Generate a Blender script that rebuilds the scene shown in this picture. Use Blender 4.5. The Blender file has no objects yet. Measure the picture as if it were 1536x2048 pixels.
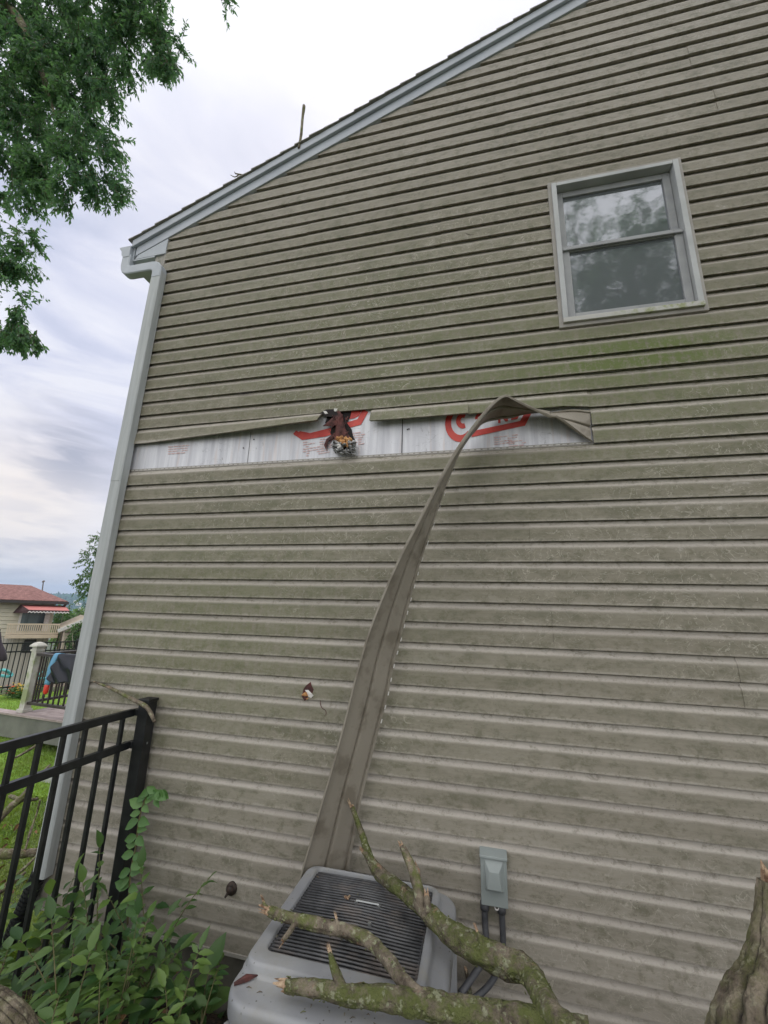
import bpy, bmesh, math, random
import numpy as np
from mathutils import Vector, Matrix, noise as mnoise
R = math.radians
scn = bpy.context.scene
# ------------------------------------------------------------ camera
H = 0.1016                         # exposure of one siding course
FPX = 824.007273
YAW, PITCH, ROLL = -0.236755291, 0.244616075, 0.0300602382
CAM = np.array([0, -21.4148282*H, 0.25 + (52 - 36.759951)*H])
def _basis():
    cy, sy, cp, sp, cr, sr = math.cos(YAW), math.sin(YAW), math.cos(PITCH), math.sin(PITCH), math.cos(ROLL), math.sin(ROLL)
    f = np.array([sy*cp, cy*cp, sp]); r = np.array([cy, -sy, 0]); u = np.cross(r, f)
    return cr*r + sr*u, -sr*r + cr*u, f
RR, UU, WW = _basis()
def ray(x, y): return RR*(x-768) + UU*(1024-y) + WW*FPX
def Yp(x, y, yy=0.): v = ray(x, y); return CAM + v*(yy-CAM[1])/v[1]      # on a plane parallel to the wall
def Zp(x, y, z=0.): v = ray(x, y); return CAM + v*(z-CAM[2])/v[2]        # on a level plane
def Dp(x, y, d): return CAM + ray(x, y)/FPX*d                             # at a distance
cam = bpy.data.cameras.new('camera'); co = bpy.data.objects.new('camera', cam); scn.collection.objects.link(co)
cam.sensor_fit = 'AUTO'; cam.sensor_width = 36; cam.lens = FPX/2048*36
cam.clip_start = 0.05; cam.clip_end = 8000
M = Matrix(((RR[0], UU[0], -WW[0], CAM[0]), (RR[1], UU[1], -WW[1], CAM[1]), (RR[2], UU[2], -WW[2], CAM[2]), (0, 0, 0, 1)))
co.matrix_world = M; scn.camera = co
# ------------------------------------------------------------ world, sun, exposure
def N(nt, t, **k):
    n = nt.nodes.new(t)
    for a, b in k.items():
        if a.startswith('i_'):
            n.inputs[a[2:].replace('_', ' ')].default_value = b
        else: setattr(n, a, b)
    return n
def math_n(nt, op, a, b=None, clamp=False):
    n = nt.nodes.new('ShaderNodeMath'); n.operation = op; n.use_clamp = clamp
    for i, v in enumerate((a, b)):
        if v is None: continue
        if isinstance(v, (int, float)): n.inputs[i].default_value = v
        else: nt.links.new(v, n.inputs[i])
    return n.outputs[0]
def mixc(nt, f, a, b, mode='MIX'):
    n = nt.nodes.new('ShaderNodeMix'); n.data_type = 'RGBA'; n.blend_type = mode
    for s, v in ((n.inputs[0], f), (n.inputs[6], a), (n.inputs[7], b)):
        if isinstance(v, (int, float)): s.default_value = v
        elif isinstance(v, tuple): s.default_value = (*v[:3], 1)
        else: nt.links.new(v, s)
    return n.outputs[2]
def ramp(nt, f, stops):
    n = nt.nodes.new('ShaderNodeValToRGB'); cr = n.color_ramp
    while len(cr.elements) < len(stops): cr.elements.new(0.5)
    for e, (p, c) in zip(cr.elements, stops):
        e.position = p; e.color = (c, c, c, 1) if isinstance(c, (int, float)) else (*c, 1)
    nt.links.new(f, n.inputs[0]); return n.outputs[0]
def noise_n(nt, vec, scale, detail=4, rough=.55, dist=0.):
    n = N(nt, 'ShaderNodeTexNoise'); n.inputs['Scale'].default_value = scale; n.inputs['Detail'].default_value = detail
    n.inputs['Roughness'].default_value = rough; n.inputs['Distortion'].default_value = dist
    nt.links.new(vec, n.inputs['Vector']); return n.outputs['Fac']
def mapping(nt, vec, scale=(1, 1, 1), loc=(0, 0, 0), rot=(0, 0, 0)):
    n = nt.nodes.new('ShaderNodeMapping'); n.inputs['Scale'].default_value = scale; n.inputs['Location'].default_value = loc
    n.inputs['Rotation'].default_value = rot; nt.links.new(vec, n.inputs['Vector']); return n.outputs[0]
SUN_EL, SUN_AZ = R(58), R(-8)      # azimuth measured from +Y towards +X
wd = bpy.data.worlds.new('World'); scn.world = wd; wd.use_nodes = True
nt = wd.node_tree; nt.nodes.clear()
sky = N(nt, 'ShaderNodeTexSky'); sky.sky_type = 'NISHITA'; sky.sun_disc = False
sky.sun_elevation = SUN_EL; sky.sun_rotation = SUN_AZ; sky.dust_density = 3
tc = N(nt, 'ShaderNodeTexCoord'); gen = tc.outputs['Generated']
sep = N(nt, 'ShaderNodeSeparateXYZ'); nt.links.new(gen, sep.inputs[0])
n1 = noise_n(nt, mapping(nt, gen, (1.0, 1.0, 3.2), (0.3, 0, 0.2)), 3.2, 7, .55, .6)
n2 = noise_n(nt, mapping(nt, gen, (1, 1, 5), (3, 1, 0)), 7.0, 5, .55, .5)
def blob(v, k):                     # a soft region of the sky round a direction
    v = np.array(v)/np.linalg.norm(v)
    d = nt.nodes.new('ShaderNodeVectorMath'); d.operation = 'DOT_PRODUCT'; nt.links.new(gen, d.inputs[0]); d.inputs[1].default_value = v
    return math_n(nt, 'POWER', math_n(nt, 'MAXIMUM', d.outputs['Value'], 0.0), k)
c = ramp(nt, n1, [(.34, (4.9, 5.4, 7.3)), (.47, (6.6, 6.9, 8.6)), (.60, (8.8, 8.9, 9.8))])
c = mixc(nt, math_n(nt, 'MULTIPLY', blob(ray(640, 180), 7), .75), c, (8.6, 8.6, 9.5))
c = mixc(nt, math_n(nt, 'MULTIPLY', blob(ray(30, 1010), 90), .85), c, (10.6, 9.5, 8.6))
c = mixc(nt, math_n(nt, 'MULTIPLY', blob(ray(60, 1150), 60), math_n(nt, 'MULTIPLY', ramp(nt, n2, [(.40, 0.), (.62, 1.)]), .55)), c, (10.2, 9.4, 9.2))
lowc = math_n(nt, 'MULTIPLY', blob(ray(140, 905), 300), math_n(nt, 'MULTIPLY', ramp(nt, n2, [(.36, 0.), (.56, 1.)]), .8))
c = mixc(nt, lowc, c, (3.9, 4.1, 5.2))
lowc = math_n(nt, 'MULTIPLY', blob(ray(30, 1120), 260), math_n(nt, 'MULTIPLY', ramp(nt, n2, [(.44, 0.), (.6, 1.)]), .6))
c = mixc(nt, lowc, c, (4.0, 4.2, 5.4))
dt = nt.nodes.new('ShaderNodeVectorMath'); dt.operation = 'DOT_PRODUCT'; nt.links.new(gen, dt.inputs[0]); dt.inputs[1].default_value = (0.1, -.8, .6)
c = mixc(nt, ramp(nt, dt.outputs['Value'], [(.05, 0.), (.75, 1.)]), c, (16.5, 16.4, 16.2))     # extra sky brightness added overhead and behind the camera to light the wall
c = mixc(nt, .05, c, sky.outputs[0])
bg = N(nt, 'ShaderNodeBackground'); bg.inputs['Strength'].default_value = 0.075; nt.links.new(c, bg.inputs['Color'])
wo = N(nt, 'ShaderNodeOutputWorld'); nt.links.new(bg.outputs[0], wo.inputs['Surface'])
sl = bpy.data.lights.new('sun', 'SUN'); sl.energy = 0.8; sl.angle = R(25); sl.color = (1, .96, .9)
so = bpy.data.objects.new('sun', sl); scn.collection.objects.link(so)
sd = Vector((math.sin(SUN_AZ)*math.cos(SUN_EL), math.cos(SUN_AZ)*math.cos(SUN_EL), math.sin(SUN_EL)))
so.rotation_euler = sd.to_track_quat('Z', 'Y').to_euler()
vs = scn.view_settings; vs.view_transform = 'Standard'; vs.look = 'None'; vs.exposure = 0.50; vs.gamma = 1
try: scn.display_settings.display_device = 'sRGB'
except Exception: pass
# ------------------------------------------------------------ helpers
def mat(name, col=(.5, .5, .5), rough=.7, metal=0., spec=None, build=None, bump=None, trans=None):
    m = bpy.data.materials.new(name); m.use_nodes = True; nt = m.node_tree; p = nt.nodes['Principled BSDF']
    p.inputs['Base Color'].default_value = (*col, 1); p.inputs['Roughness'].default_value = rough; p.inputs['Metallic'].default_value = metal
    if spec is not None: p.inputs['Specular IOR Level'].default_value = spec
    tc = nt.nodes.new('ShaderNodeTexCoord')
    if build: nt.links.new(build(nt, tc.outputs['Object']), p.inputs['Base Color'])
    if bump:
        b = nt.nodes.new('ShaderNodeBump'); b.inputs['Strength'].default_value = bump[1]; b.inputs['Distance'].default_value = bump[2]
        nt.links.new(noise_n(nt, mapping(nt, tc.outputs['Object'], bump[3] if len(bump) > 3 else (1, 1, 1)), bump[0], 5), b.inputs['Height'])
        nt.links.new(b.outputs[0], p.inputs['Normal'])
    return m
def varied(a, b, scale, lo=.35, hi=.65, stretch=(1, 1, 1), detail=5, c3=None, s3=30):
    def f(nt, v):
        c = mixc(nt, ramp(nt, noise_n(nt, mapping(nt, v, stretch), scale, detail), [(lo, 0.), (hi, 1.)]), a, b)
        if c3: c = mixc(nt, ramp(nt, noise_n(nt, mapping(nt, v, loc=(4, 2, 7)), s3, 4), [(.5, 0.), (.62, 1.)]), c, c3)
        return c
    return f
def leafmat(name, a, b, c, tr=.35):
    m = bpy.data.materials.new(name); m.use_nodes = True; nt = m.node_tree; p = nt.nodes['Principled BSDF']
    at = nt.nodes.new('ShaderNodeAttribute'); at.attribute_name = 'tone'
    tcn = nt.nodes.new('ShaderNodeTexCoord')
    col = mixc(nt, at.outputs['Fac'], a, b)
    col = mixc(nt, ramp(nt, noise_n(nt, tcn.outputs['Object'], 1.7, 3), [(.42, 0.), (.62, .6)]), col, c)
    nt.links.new(col, p.inputs['Base Color']); p.inputs['Roughness'].default_value = .45
    t = nt.nodes.new('ShaderNodeBsdfTranslucent'); nt.links.new(mixc(nt, .5, col, (b[0]*2, b[1]*2, b[2]), 'MIX'), t.inputs['Color'])
    mx = nt.nodes.new('ShaderNodeMixShader'); mx.inputs[0].default_value = tr
    nt.links.new(p.outputs[0], mx.inputs[1]); nt.links.new(t.outputs[0], mx.inputs[2])
    nt.links.new(mx.outputs[0], nt.nodes['Material Output'].inputs['Surface']); return m
def tag(o, label=None, cat=None, group=None, kind=None):
    for k, v in (('label', label), ('category', cat), ('group', group), ('kind', kind)):
        if v: o[k] = v
    return o
def thing(name, label, cat, loc=(0, 0, 0), group=None):
    o = bpy.data.objects.new(name, None); scn.collection.objects.link(o); o.location = loc; o.empty_display_size = .1
    return tag(o, label, cat, group)
class MB:
    def __init__(s): s.v = []; s.f = []; s.t = []
    def add(s, vs, fs, tone=.5):
        o = len(s.v); s.v += [tuple(map(float, a)) for a in vs]; s.f += [[o+i for i in f] for f in fs]; s.t += [tone]*len(vs); return s
    def hexa(s, c, tone=.5):       # 8 corners: bottom ring, top ring
        return s.add(c, [(3, 2, 1, 0), (4, 5, 6, 7), (0, 1, 5, 4), (1, 2, 6, 5), (2, 3, 7, 6), (3, 0, 4, 7)], tone)
    def box(s, a, b):
        x0, y0, z0 = a; x1, y1, z1 = b
        return s.hexa([(x0, y0, z0), (x1, y0, z0), (x1, y1, z0), (x0, y1, z0), (x0, y0, z1), (x1, y0, z1), (x1, y1, z1), (x0, y1, z1)])
    def beam(s, p, q, w, h, up=(0, 0, 1)):
        p, q, up = Vector(p), Vector(q), Vector(up); d = (q-p).normalized(); sx = d.cross(up).normalized()*w/2; sz = sx.cross(d).normalized()*h/2
        return s.hexa([p-sx-sz, p+sx-sz, q+sx-sz, q-sx-sz, p-sx+sz, p+sx+sz, q+sx+sz, q-sx+sz])
    def prism(s, pts, off):         # polygon extruded by a vector
        n = len(pts); off = Vector(off); a = [Vector(p) for p in pts]
        return s.add(a + [p+off for p in a], [tuple(range(n-1, -1, -1)), tuple(range(n, 2*n))] + [(i, (i+1) % n, n+(i+1) % n, n+i) for i in range(n)])
    def loft(s, rings, closed=True, caps=True):
        n = len(rings[0]); vs = [p for r in rings for p in r]; fs = []
        for k in range(len(rings)-1):
            for i in range(n if closed else n-1):
                j = (i+1) % n; fs.append((k*n+i, k*n+j, (k+1)*n+j, (k+1)*n+i))
        if caps and closed: fs += [tuple(range(n-1, -1, -1)), tuple(range((len(rings)-1)*n, len(rings)*n))]
        return s.add(vs, fs)
    def tube(s, pts, rad, n=10, bump=0., seed=0, ridge=0, cap=True, bf=18., sub=0, rect=None):
        P = [Vector(p) for p in pts]; Rd = list(rad) if hasattr(rad, '__len__') else [rad]*len(P)
        if sub:
            q, r = [], []
            for i in range(len(P)-1):
                a, b = P[i], P[i+1]; m0 = (P[i+1]-P[i-1])/2 if i else b-a; m1 = (P[i+2]-P[i])/2 if i+2 < len(P) else b-a
                for k in range(sub):
                    t = k/sub; t2, t3 = t*t, t*t*t
                    q.append(a*(2*t3-3*t2+1) + m0*(t3-2*t2+t) + b*(3*t2-2*t3) + m1*(t3-t2)); r.append(Rd[i]*(1-t)+Rd[i+1]*t)
            P = q+[P[-1]]; Rd = r+[Rd[-1]]
        up = Vector((0, 0, 1)); rings = []; prev = None; tl = []
        for i, p in enumerate(P):
            d = (P[min(i+1, len(P)-1)]-P[max(i-1, 0)]).normalized()
            if prev is None: a = d.cross(up); a = a.normalized() if a.length > .05 else Vector((1, 0, 0))
            else: a = (prev-d*prev.dot(d)).normalized()
            prev = a; b = d.cross(a); ring = []
            for k in range(n):
                th = 2*math.pi*k/n; rr = Rd[i]; u = a*math.cos(th)+b*math.sin(th)
                if bump: rr *= 1+bump*mnoise.noise(p*bf + u*1.6 + Vector((seed*7.1, 0, 0))) + bump*.6*mnoise.noise(p*bf*2.7+u*4)
                tn = .5
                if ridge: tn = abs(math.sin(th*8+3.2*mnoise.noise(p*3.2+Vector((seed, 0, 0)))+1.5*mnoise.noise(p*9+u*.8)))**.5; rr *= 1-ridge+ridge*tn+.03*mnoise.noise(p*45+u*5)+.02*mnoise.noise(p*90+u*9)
                if 0: rr *= 1+ridge*abs(math.sin(th*11+4*mnoise.noise(p*4+Vector((seed, 0, 0)))+2.2*mnoise.noise(p*13+u)))**.45+.03*mnoise.noise(p*60+u*5)
                ring.append(p+u*rr); tl.append(tn)
            rings.append(ring)
        s.loft(rings, True, cap)
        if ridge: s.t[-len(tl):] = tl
        return s
    def obj(s, name, m, parent=None, smooth=False, bevel=0, seg=2):
        me = bpy.data.meshes.new(name); me.from_pydata(s.v, [], s.f); me.materials.append(m)
        at = me.attributes.new('tone', 'FLOAT', 'POINT'); at.data.foreach_set('value', s.t)
        if smooth:
            me.polygons.foreach_set('use_smooth', [True]*len(me.polygons))
            if smooth != True: me.set_sharp_from_angle(angle=R(smooth))
        me.update(); o = bpy.data.objects.new(name, me); scn.collection.objects.link(o)
        if parent: o.parent = parent; o.matrix_parent_inverse = Matrix.Translation(-Vector(parent.location))
        if bevel:
            b = o.modifiers.new('bevel', 'BEVEL'); b.width = bevel; b.segments = seg; b.limit_method = 'ANGLE'; b.angle_limit = R(40)
        return o
def leaf(mb, p, d, nrm, L, W, tone, fold=.18, serr=False, droop=.15):
    p, d, nrm = Vector(p), Vector(d).normalized(), Vector(nrm); s_ = d.cross(nrm)
    s_ = s_.normalized() if s_.length > .01 else Vector((1, 0, 0)); n_ = s_.cross(d).normalized()
    if serr:
        prof = [(0, .02), (.15, .55), (.22, .5), (.38, .95), (.45, .8), (.62, .78), (.68, .62), (.85, .36), (1, 0)]
    else: prof = [(0, .02), (.18, .7), (.42, 1.), (.7, .7), (1, 0)]
    vs = [p+d*(t*L)-n_*(droop*L*t*t) for t, w in prof]; k = len(prof); c = list(vs)
    for sg in (1, -1): vs += [c[i]+s_*(sg*W/2*w)+n_*(fold*W*w) for i, (t, w) in enumerate(prof)]
    fs = []
    for i in range(k-1): fs += [(i, i+1, k+i+1, k+i), (i+1, i, 2*k+i, 2*k+i+1)]
    mb.add(vs, fs, tone)
rnd = random.Random(7)
def rv(r=rnd): 
    while 1:
        v = Vector((r.uniform(-1, 1), r.uniform(-1, 1), r.uniform(-1, 1)))
        if .05 < v.length < 1: return v.normalized()
def zline(i): return 0.25+(52-i)*H
def rake(x): return 5.07+.421*(x+1.26) if x < RIDGE else 5.07+.421*(2*RIDGE-x+1.26)
RIDGE = 2.3; XL, XR = -2.34, 2*2.3+2.34
# ------------------------------------------------------------ materials
def siding_col(nt, v):
    s = N(nt, 'ShaderNodeSeparateXYZ'); nt.links.new(v, s.inputs[0]); x, y, z = s.outputs
    fr = math_n(nt, 'FRACT', math_n(nt, 'DIVIDE', math_n(nt, 'SUBTRACT', z, .25), H))      # 0 at the butt edge of each course
    at = N(nt, 'ShaderNodeAttribute'); at.attribute_name = 'tone'
    base = mixc(nt, at.outputs['Fac'], (.405, .365, .325), (.495, .452, .405))
    base = mixc(nt, math_n(nt, 'MULTIPLY', noise_n(nt, mapping(nt, v, (1, 1, 1)), 9, 5, .6), .3), base, (.35, .32, .28))
    fine = noise_n(nt, mapping(nt, v, (1, 1, 1.3), (9, 3, 1)), 60, 5, .75)
    mott = noise_n(nt, mapping(nt, v, (1, 1, 1.6), (1, 6, 2)), 16, 5, .7, .4)
    frj = math_n(nt, 'ADD', fr, math_n(nt, 'MULTIPLY', math_n(nt, 'SUBTRACT', math_n(nt, 'ADD', fine, mott), 1.), .22))
    face = ramp(nt, frj, [(.0, .45), (.08, .9), (.30, 1.), (.56, .95), (.72, .0), (.90, .12), (1., .5)])
    big = noise_n(nt, mapping(nt, v, (.55, 1, 1.1), (2, 0, 5)), 1.3, 4, .6)
    streak = noise_n(nt, mapping(nt, v, (30, 1, 5)), 1.2, 5, .62)
    grain = noise_n(nt, mapping(nt, v, (7, 1, 80)), 1.0, 6, .7)
    patch = noise_n(nt, mapping(nt, v, (1, 1, 2.2), (4, 2, 9)), 3.4, 5, .6, .5)
    zm = ramp(nt, math_n(nt, 'DIVIDE', z, 7.), [(.05, .30), (.18, .75), (.5, 1.), (.62, .8), (.78, .35)])
    right = ramp(nt, math_n(nt, 'ADD', math_n(nt, 'MULTIPLY', x, .25), math_n(nt, 'MULTIPLY', z, -.25)), [(.0, 1.), (.22, .55)])
    a = math_n(nt, 'MULTIPLY', face, math_n(nt, 'MULTIPLY', zm, right))
    t = math_n(nt, 'ADD', math_n(nt, 'MULTIPLY', big, .5), math_n(nt, 'ADD', math_n(nt, 'MULTIPLY', streak, .35), math_n(nt, 'ADD', math_n(nt, 'MULTIPLY', mott, .55), math_n(nt, 'MULTIPLY', patch, .7))))
    am = math_n(nt, 'MULTIPLY', a, ramp(nt, math_n(nt, 'ADD', t, math_n(nt, 'MULTIPLY', fine, .35)), [(.93, .12), (1.12, .72), (1.36, 1.)]))
    c = mixc(nt, math_n(nt, 'MULTIPLY', am, .85), base, (.158, .142, .088))
    c = mixc(nt, math_n(nt, 'MULTIPLY', math_n(nt, 'MULTIPLY', face, .34), ramp(nt, grain, [(.43, 0.), (.64, 1.)])), c, (.13, .115, .08))
    c = mixc(nt, math_n(nt, 'MULTIPLY', face, .25), c, (.195, .178, .138))
    c = mixc(nt, math_n(nt, 'MULTIPLY', ramp(nt, math_n(nt, 'MULTIPLY', fine, mott), [(.255, 0.), (.36, 1.)]), .42), c, (.115, .105, .065))
    bl = math_n(nt, 'ADD', math_n(nt, 'MULTIPLY', patch, .6), math_n(nt, 'MULTIPLY', mott, .5))
    c = mixc(nt, math_n(nt, 'MULTIPLY', math_n(nt, 'ADD', math_n(nt, 'MULTIPLY', face, .8), .2), math_n(nt, 'MULTIPLY', ramp(nt, bl, [(.54, 0.), (.66, 1.)]), .42)), c, (.105, .105, .068))
    c = mixc(nt, math_n(nt, 'MULTIPLY', ramp(nt, bl, [(.40, 1.), (.50, 0.)]), .38), c, (.33, .305, .262))
    # greener patches below the window and along the middle of the wall
    def g(cx, cz, sx, sz):
        dx = math_n(nt, 'POWER', math_n(nt, 'DIVIDE', math_n(nt, 'ABSOLUTE', math_n(nt, 'SUBTRACT', x, cx)), sx), 2.)
        dz = math_n(nt, 'POWER', math_n(nt, 'DIVIDE', math_n(nt, 'ABSOLUTE', math_n(nt, 'SUBTRACT', z, cz)), sz), 2.)
        return math_n(nt, 'EXPONENT', math_n(nt, 'MULTIPLY', math_n(nt, 'ADD', dx, dz), -1.))
    gp = math_n(nt, 'ADD', math_n(nt, 'MULTIPLY', g(.85, 3.17, .42, .10), 1.0), math_n(nt, 'ADD', math_n(nt, 'MULTIPLY', g(.5, 3.0, 1.3, .45), .5), math_n(nt, 'ADD', math_n(nt, 'MULTIPLY', g(-1.6, 1.7, 1.2, .7), .38), math_n(nt, 'MULTIPLY', g(-.9, 3.6, 1.7, .7), .34))))
    gm = math_n(nt, 'MULTIPLY', math_n(nt, 'MULTIPLY', gp, math_n(nt, 'ADD', math_n(nt, 'MULTIPLY', face, .8), .2)), ramp(nt, math_n(nt, 'ADD', math_n(nt, 'MULTIPLY', fine, .5), math_n(nt, 'MULTIPLY', streak, .5)), [(.38, 0.), (.54, 1.)]))
    c = mixc(nt, gm, c, (.115, .145, .04))
    # pale scuffs rubbed through the film
    sc = noise_n(nt, mapping(nt, v, (1, 1, 1), (1, 1, 8), (0, .5, 0)), 11, 3, .5, 1.8)
    sc = math_n(nt, 'MULTIPLY', ramp(nt, math_n(nt, 'ABSOLUTE', math_n(nt, 'SUBTRACT', sc, .5)), [(0, 1.), (.012, 0.)]), ramp(nt, noise_n(nt, mapping(nt, v, loc=(5, 5, 5)), 1.1, 2), [(.45, 0.), (.56, .75)]))
    c = mixc(nt, sc, c, (.42, .39, .33))
    # speckles of grime
    vo = N(nt, 'ShaderNodeTexVoronoi'); vo.inputs['Scale'].default_value = 75; nt.links.new(v, vo.inputs['Vector'])
    dots = math_n(nt, 'MULTIPLY', ramp(nt, vo.outputs['Distance'], [(.09, 1.), (.16, 0.)]), ramp(nt, noise_n(nt, mapping(nt, v, loc=(7, 0, 2)), 2.5, 3), [(.5, 0.), (.62, .8)]))
    c = mixc(nt, dots, c, (.10, .09, .075))
    low = ramp(nt, math_n(nt, 'ADD', z, math_n(nt, 'MULTIPLY', fine, .25)), [(.38, .55), (.62, 0.)])
    return mixc(nt, low, c, (.19, .17, .14))
M_SID = mat('aged_vinyl_siding', rough=.55, spec=.35, build=siding_col, bump=(60, .12, .002, (.4, 1, 3)))
M_BACK = mat('siding_back', rough=.5, spec=.4, build=varied((.24, .215, .175), (.285, .255, .21), 3, stretch=(1, 1, .3), c3=(.19, .165, .13), s3=9))
M_TRIM = mat('painted_trim', rough=.45, build=varied((.38, .41, .45), (.45, .48, .52), 4))
M_RAKE = mat('rake_metal', rough=.42, build=varied((.37, .40, .45), (.43, .46, .51), 3))
M_SPOUT = mat('downspout_paint', rough=.5, build=varied((.34, .36, .36), (.45, .47, .475), 4, .3, .7, (9, 9, .7), 6))
M_CORNER = mat('corner_vinyl', rough=.6, build=varied((.24, .22, .19), (.33, .31, .28), 8, c3=(.19, .19, .15), s3=20))
M_SHING = mat('asphalt_shingle', rough=.95, build=varied((.20, .19, .17), (.32, .31, .27), 40), bump=(200, .5, .004))
M_FOUND = mat('foundation', rough=.95, build=varied((.07, .065, .055), (.13, .12, .10), 6), bump=(30, .5, .01))
M_WIN = mat('window_vinyl', rough=.5, build=varied((.36, .37, .37), (.45, .46, .46), 5))
M_WIN2 = mat('sash_vinyl', rough=.55, build=varied((.26, .265, .275), (.32, .325, .33), 9))
def sill_col(nt, v):
    s = N(nt, 'ShaderNodeSeparateXYZ'); nt.links.new(v, s.inputs[0]); return mixc(nt, math_n(nt, 'MULTIPLY', ramp(nt, s.outputs[0], [(.70, .0), (.85, 1.)]), ramp(nt, noise_n(nt, mapping(nt, v, (1, 1, 1)), 20, 5, .7), [(.44, 0.), (.6, .8)])), (.46, .45, .42), (.24, .27, .10))
M_SILL = mat('mossy_sill', rough=.7, build=sill_col)
M_JCH = mat('jchannel_vinyl', rough=.55, build=varied((.27, .25, .225), (.34, .32, .29), 9))
def pane_mat(gl=.26):
    m = bpy.data.materials.new('window_glass'); m.use_nodes = True; nt = m.node_tree; p = nt.nodes['Principled BSDF']
    p.inputs['Base Color'].default_value = (.075, .088, .095, 1); p.inputs['Roughness'].default_value = .6
    g = nt.nodes.new('ShaderNodeBsdfGlossy'); g.inputs['Roughness'].default_value = .05; g.inputs['Color'].default_value = (.9, .92, 1, 1)
    tcn = nt.nodes.new('ShaderNodeTexCoord'); b = nt.nodes.new('ShaderNodeBump'); b.inputs['Strength'].default_value = .35; b.inputs['Distance'].default_value = .003
    nt.links.new(noise_n(nt, mapping(nt, tcn.outputs['Object'], (1, 1, 1.6), rot=(0, .6, 0)), 5, 2), b.inputs['Height']); nt.links.new(b.outputs[0], g.inputs['Normal'])
    mx = nt.nodes.new('ShaderNodeMixShader'); mx.inputs[0].default_value = gl
    nt.links.new(p.outputs[0], mx.inputs[1]); nt.links.new(g.outputs[0], mx.inputs[2]); nt.links.new(mx.outputs[0], nt.nodes['Material Output'].inputs['Surface']); return m
M_PANE = pane_mat(); M_PANE2 = pane_mat(.15)
def foil_col(nt, v):
    c = mixc(nt, ramp(nt, noise_n(nt, mapping(nt, v, (11, 1, .7)), 1.6, 5, .6), [(.38, 0.), (.62, 1.)]), (.50, .50, .545), (.70, .70, .74))
    c = mixc(nt, ramp(nt, noise_n(nt, mapping(nt, v, (22, 1, 1.5), (0, 0, 5)), 1.6, 4), [(.56, 0.), (.68, .5)]), c, (.60, .50, .47))
    cr = noise_n(nt, mapping(nt, v, (1, 1, 1), (3, 1, 4)), 8, 2, .5, 2.2)
    k = math_n(nt, 'MULTIPLY', ramp(nt, math_n(nt, 'ABSOLUTE', math_n(nt, 'SUBTRACT', cr, .5)), [(0, .9), (.006, 0.)]), ramp(nt, noise_n(nt, v, 2.2, 2), [(.5, 0.), (.58, 1.)]))
    return mixc(nt, k, c, (.17, .16, .16))
M_FOIL = mat('foil_faced_foam', rough=.42, metal=.15, build=foil_col, bump=(16, .35, .006, (3, 1, .6)))
M_RED = mat('red_print', rough=.5, build=varied((.46, .035, .03), (.62, .07, .05), 12))
M_PINK = mat('faded_small_print', rough=.6, build=varied((.60, .37, .37), (.72, .58, .58), 60, .4, .6))
M_SEAM = mat('dark_seam', (.02, .015, .015), .9)
M_TORN = mat('torn_facer', rough=.75, build=varied((.045, .015, .014), (.15, .045, .038), 22), bump=(40, .6, .01))
M_FOAM = mat('foam_core', rough=.95, build=varied((.36, .16, .06), (.66, .36, .15), 45), bump=(90, .8, .01))
M_CRUM = mat('crumpled_foil', rough=.35, metal=.5, build=varied((.10, .10, .10), (.50, .50, .50), 60), bump=(80, .9, .01))
M_TEARW = mat('torn_edge_white', rough=.8, build=varied((.58, .55, .52), (.72, .70, .68), 20))
M_BLACK = mat('black_powder_coat', rough=.38, build=varied((.008, .009, .010), (.018, .019, .020), 20), bump=(120, .08, .001))
def ac_col(nt, v):
    c = mixc(nt, ramp(nt, noise_n(nt, v, 4, 5), [(.4, 0.), (.62, 1.)]), (.235, .24, .255), (.295, .30, .31))
    c = mixc(nt, ramp(nt, noise_n(nt, mapping(nt, v, loc=(2, 2, 0)), 7, 6, .7), [(.50, 0.), (.68, .5)]), c, (.26, .245, .20))
    vo = N(nt, 'ShaderNodeTexVoronoi'); vo.inputs['Scale'].default_value = 60; nt.links.new(v, vo.inputs['Vector'])
    d = math_n(nt, 'MULTIPLY', ramp(nt, vo.outputs['Distance'], [(.10, 1.), (.2, 0.)]), ramp(nt, noise_n(nt, v, 6, 3), [(.52, 0.), (.6, .8)]))
    return mixc(nt, d, c, (.05, .04, .03))
M_AC = mat('unit_grey_paint', rough=.42, build=ac_col, bump=(150, .1, .001))
M_ACD = mat('unit_dark_interior', (.012, .012, .013), .7)
M_GRL = mat('grille_wire', rough=.35, build=varied((.055, .056, .06), (.115, .115, .12), 18, c3=(.15, .13, .12), s3=9))
M_RUST = mat('rusty_hub', rough=.8, build=varied((.02, .015, .013), (.055, .035, .026), 60))
M_METAL = mat('grey_metal', (.34, .35, .35), .35, .6)
M_BOX = mat('box_grey_green', rough=.45, build=varied((.24, .27, .265), (.29, .32, .315), 6))
M_COND = mat('conduit_grey', rough=.5, build=varied((.05, .052, .058), (.10, .10, .11), 25))
def bark_f(gr, st):
    def f(nt, v):
        c = mixc(nt, ramp(nt, noise_n(nt, mapping(nt, v, st), 22, 6, .65), [(.35, 0.), (.62, 1.)]), (.06, .045, .032), (.235, .195, .145))
        c = mixc(nt, ramp(nt, noise_n(nt, v, 12, 6, .75), [(.50-gr*.12, 0.), (.63-gr*.1, .9)]), c, (.105, .125, .030))
        c = mixc(nt, ramp(nt, noise_n(nt, mapping(nt, v, loc=(3, 1, 1)), 42, 3, .6), [(.58, 0.), (.66, .8)]), c, (.30, .31, .20))
        return mixc(nt, ramp(nt, noise_n(nt, mapping(nt, v, loc=(8, 1, 1)), 13, 5, .7), [(.62, 0.), (.70, .8)]), c, (.34, .21, .14))
    return f
M_BARK = mat('mossy_bark', rough=.95, build=bark_f(.75, (1, 1, 1)), bump=(80, 1., .02))
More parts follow.
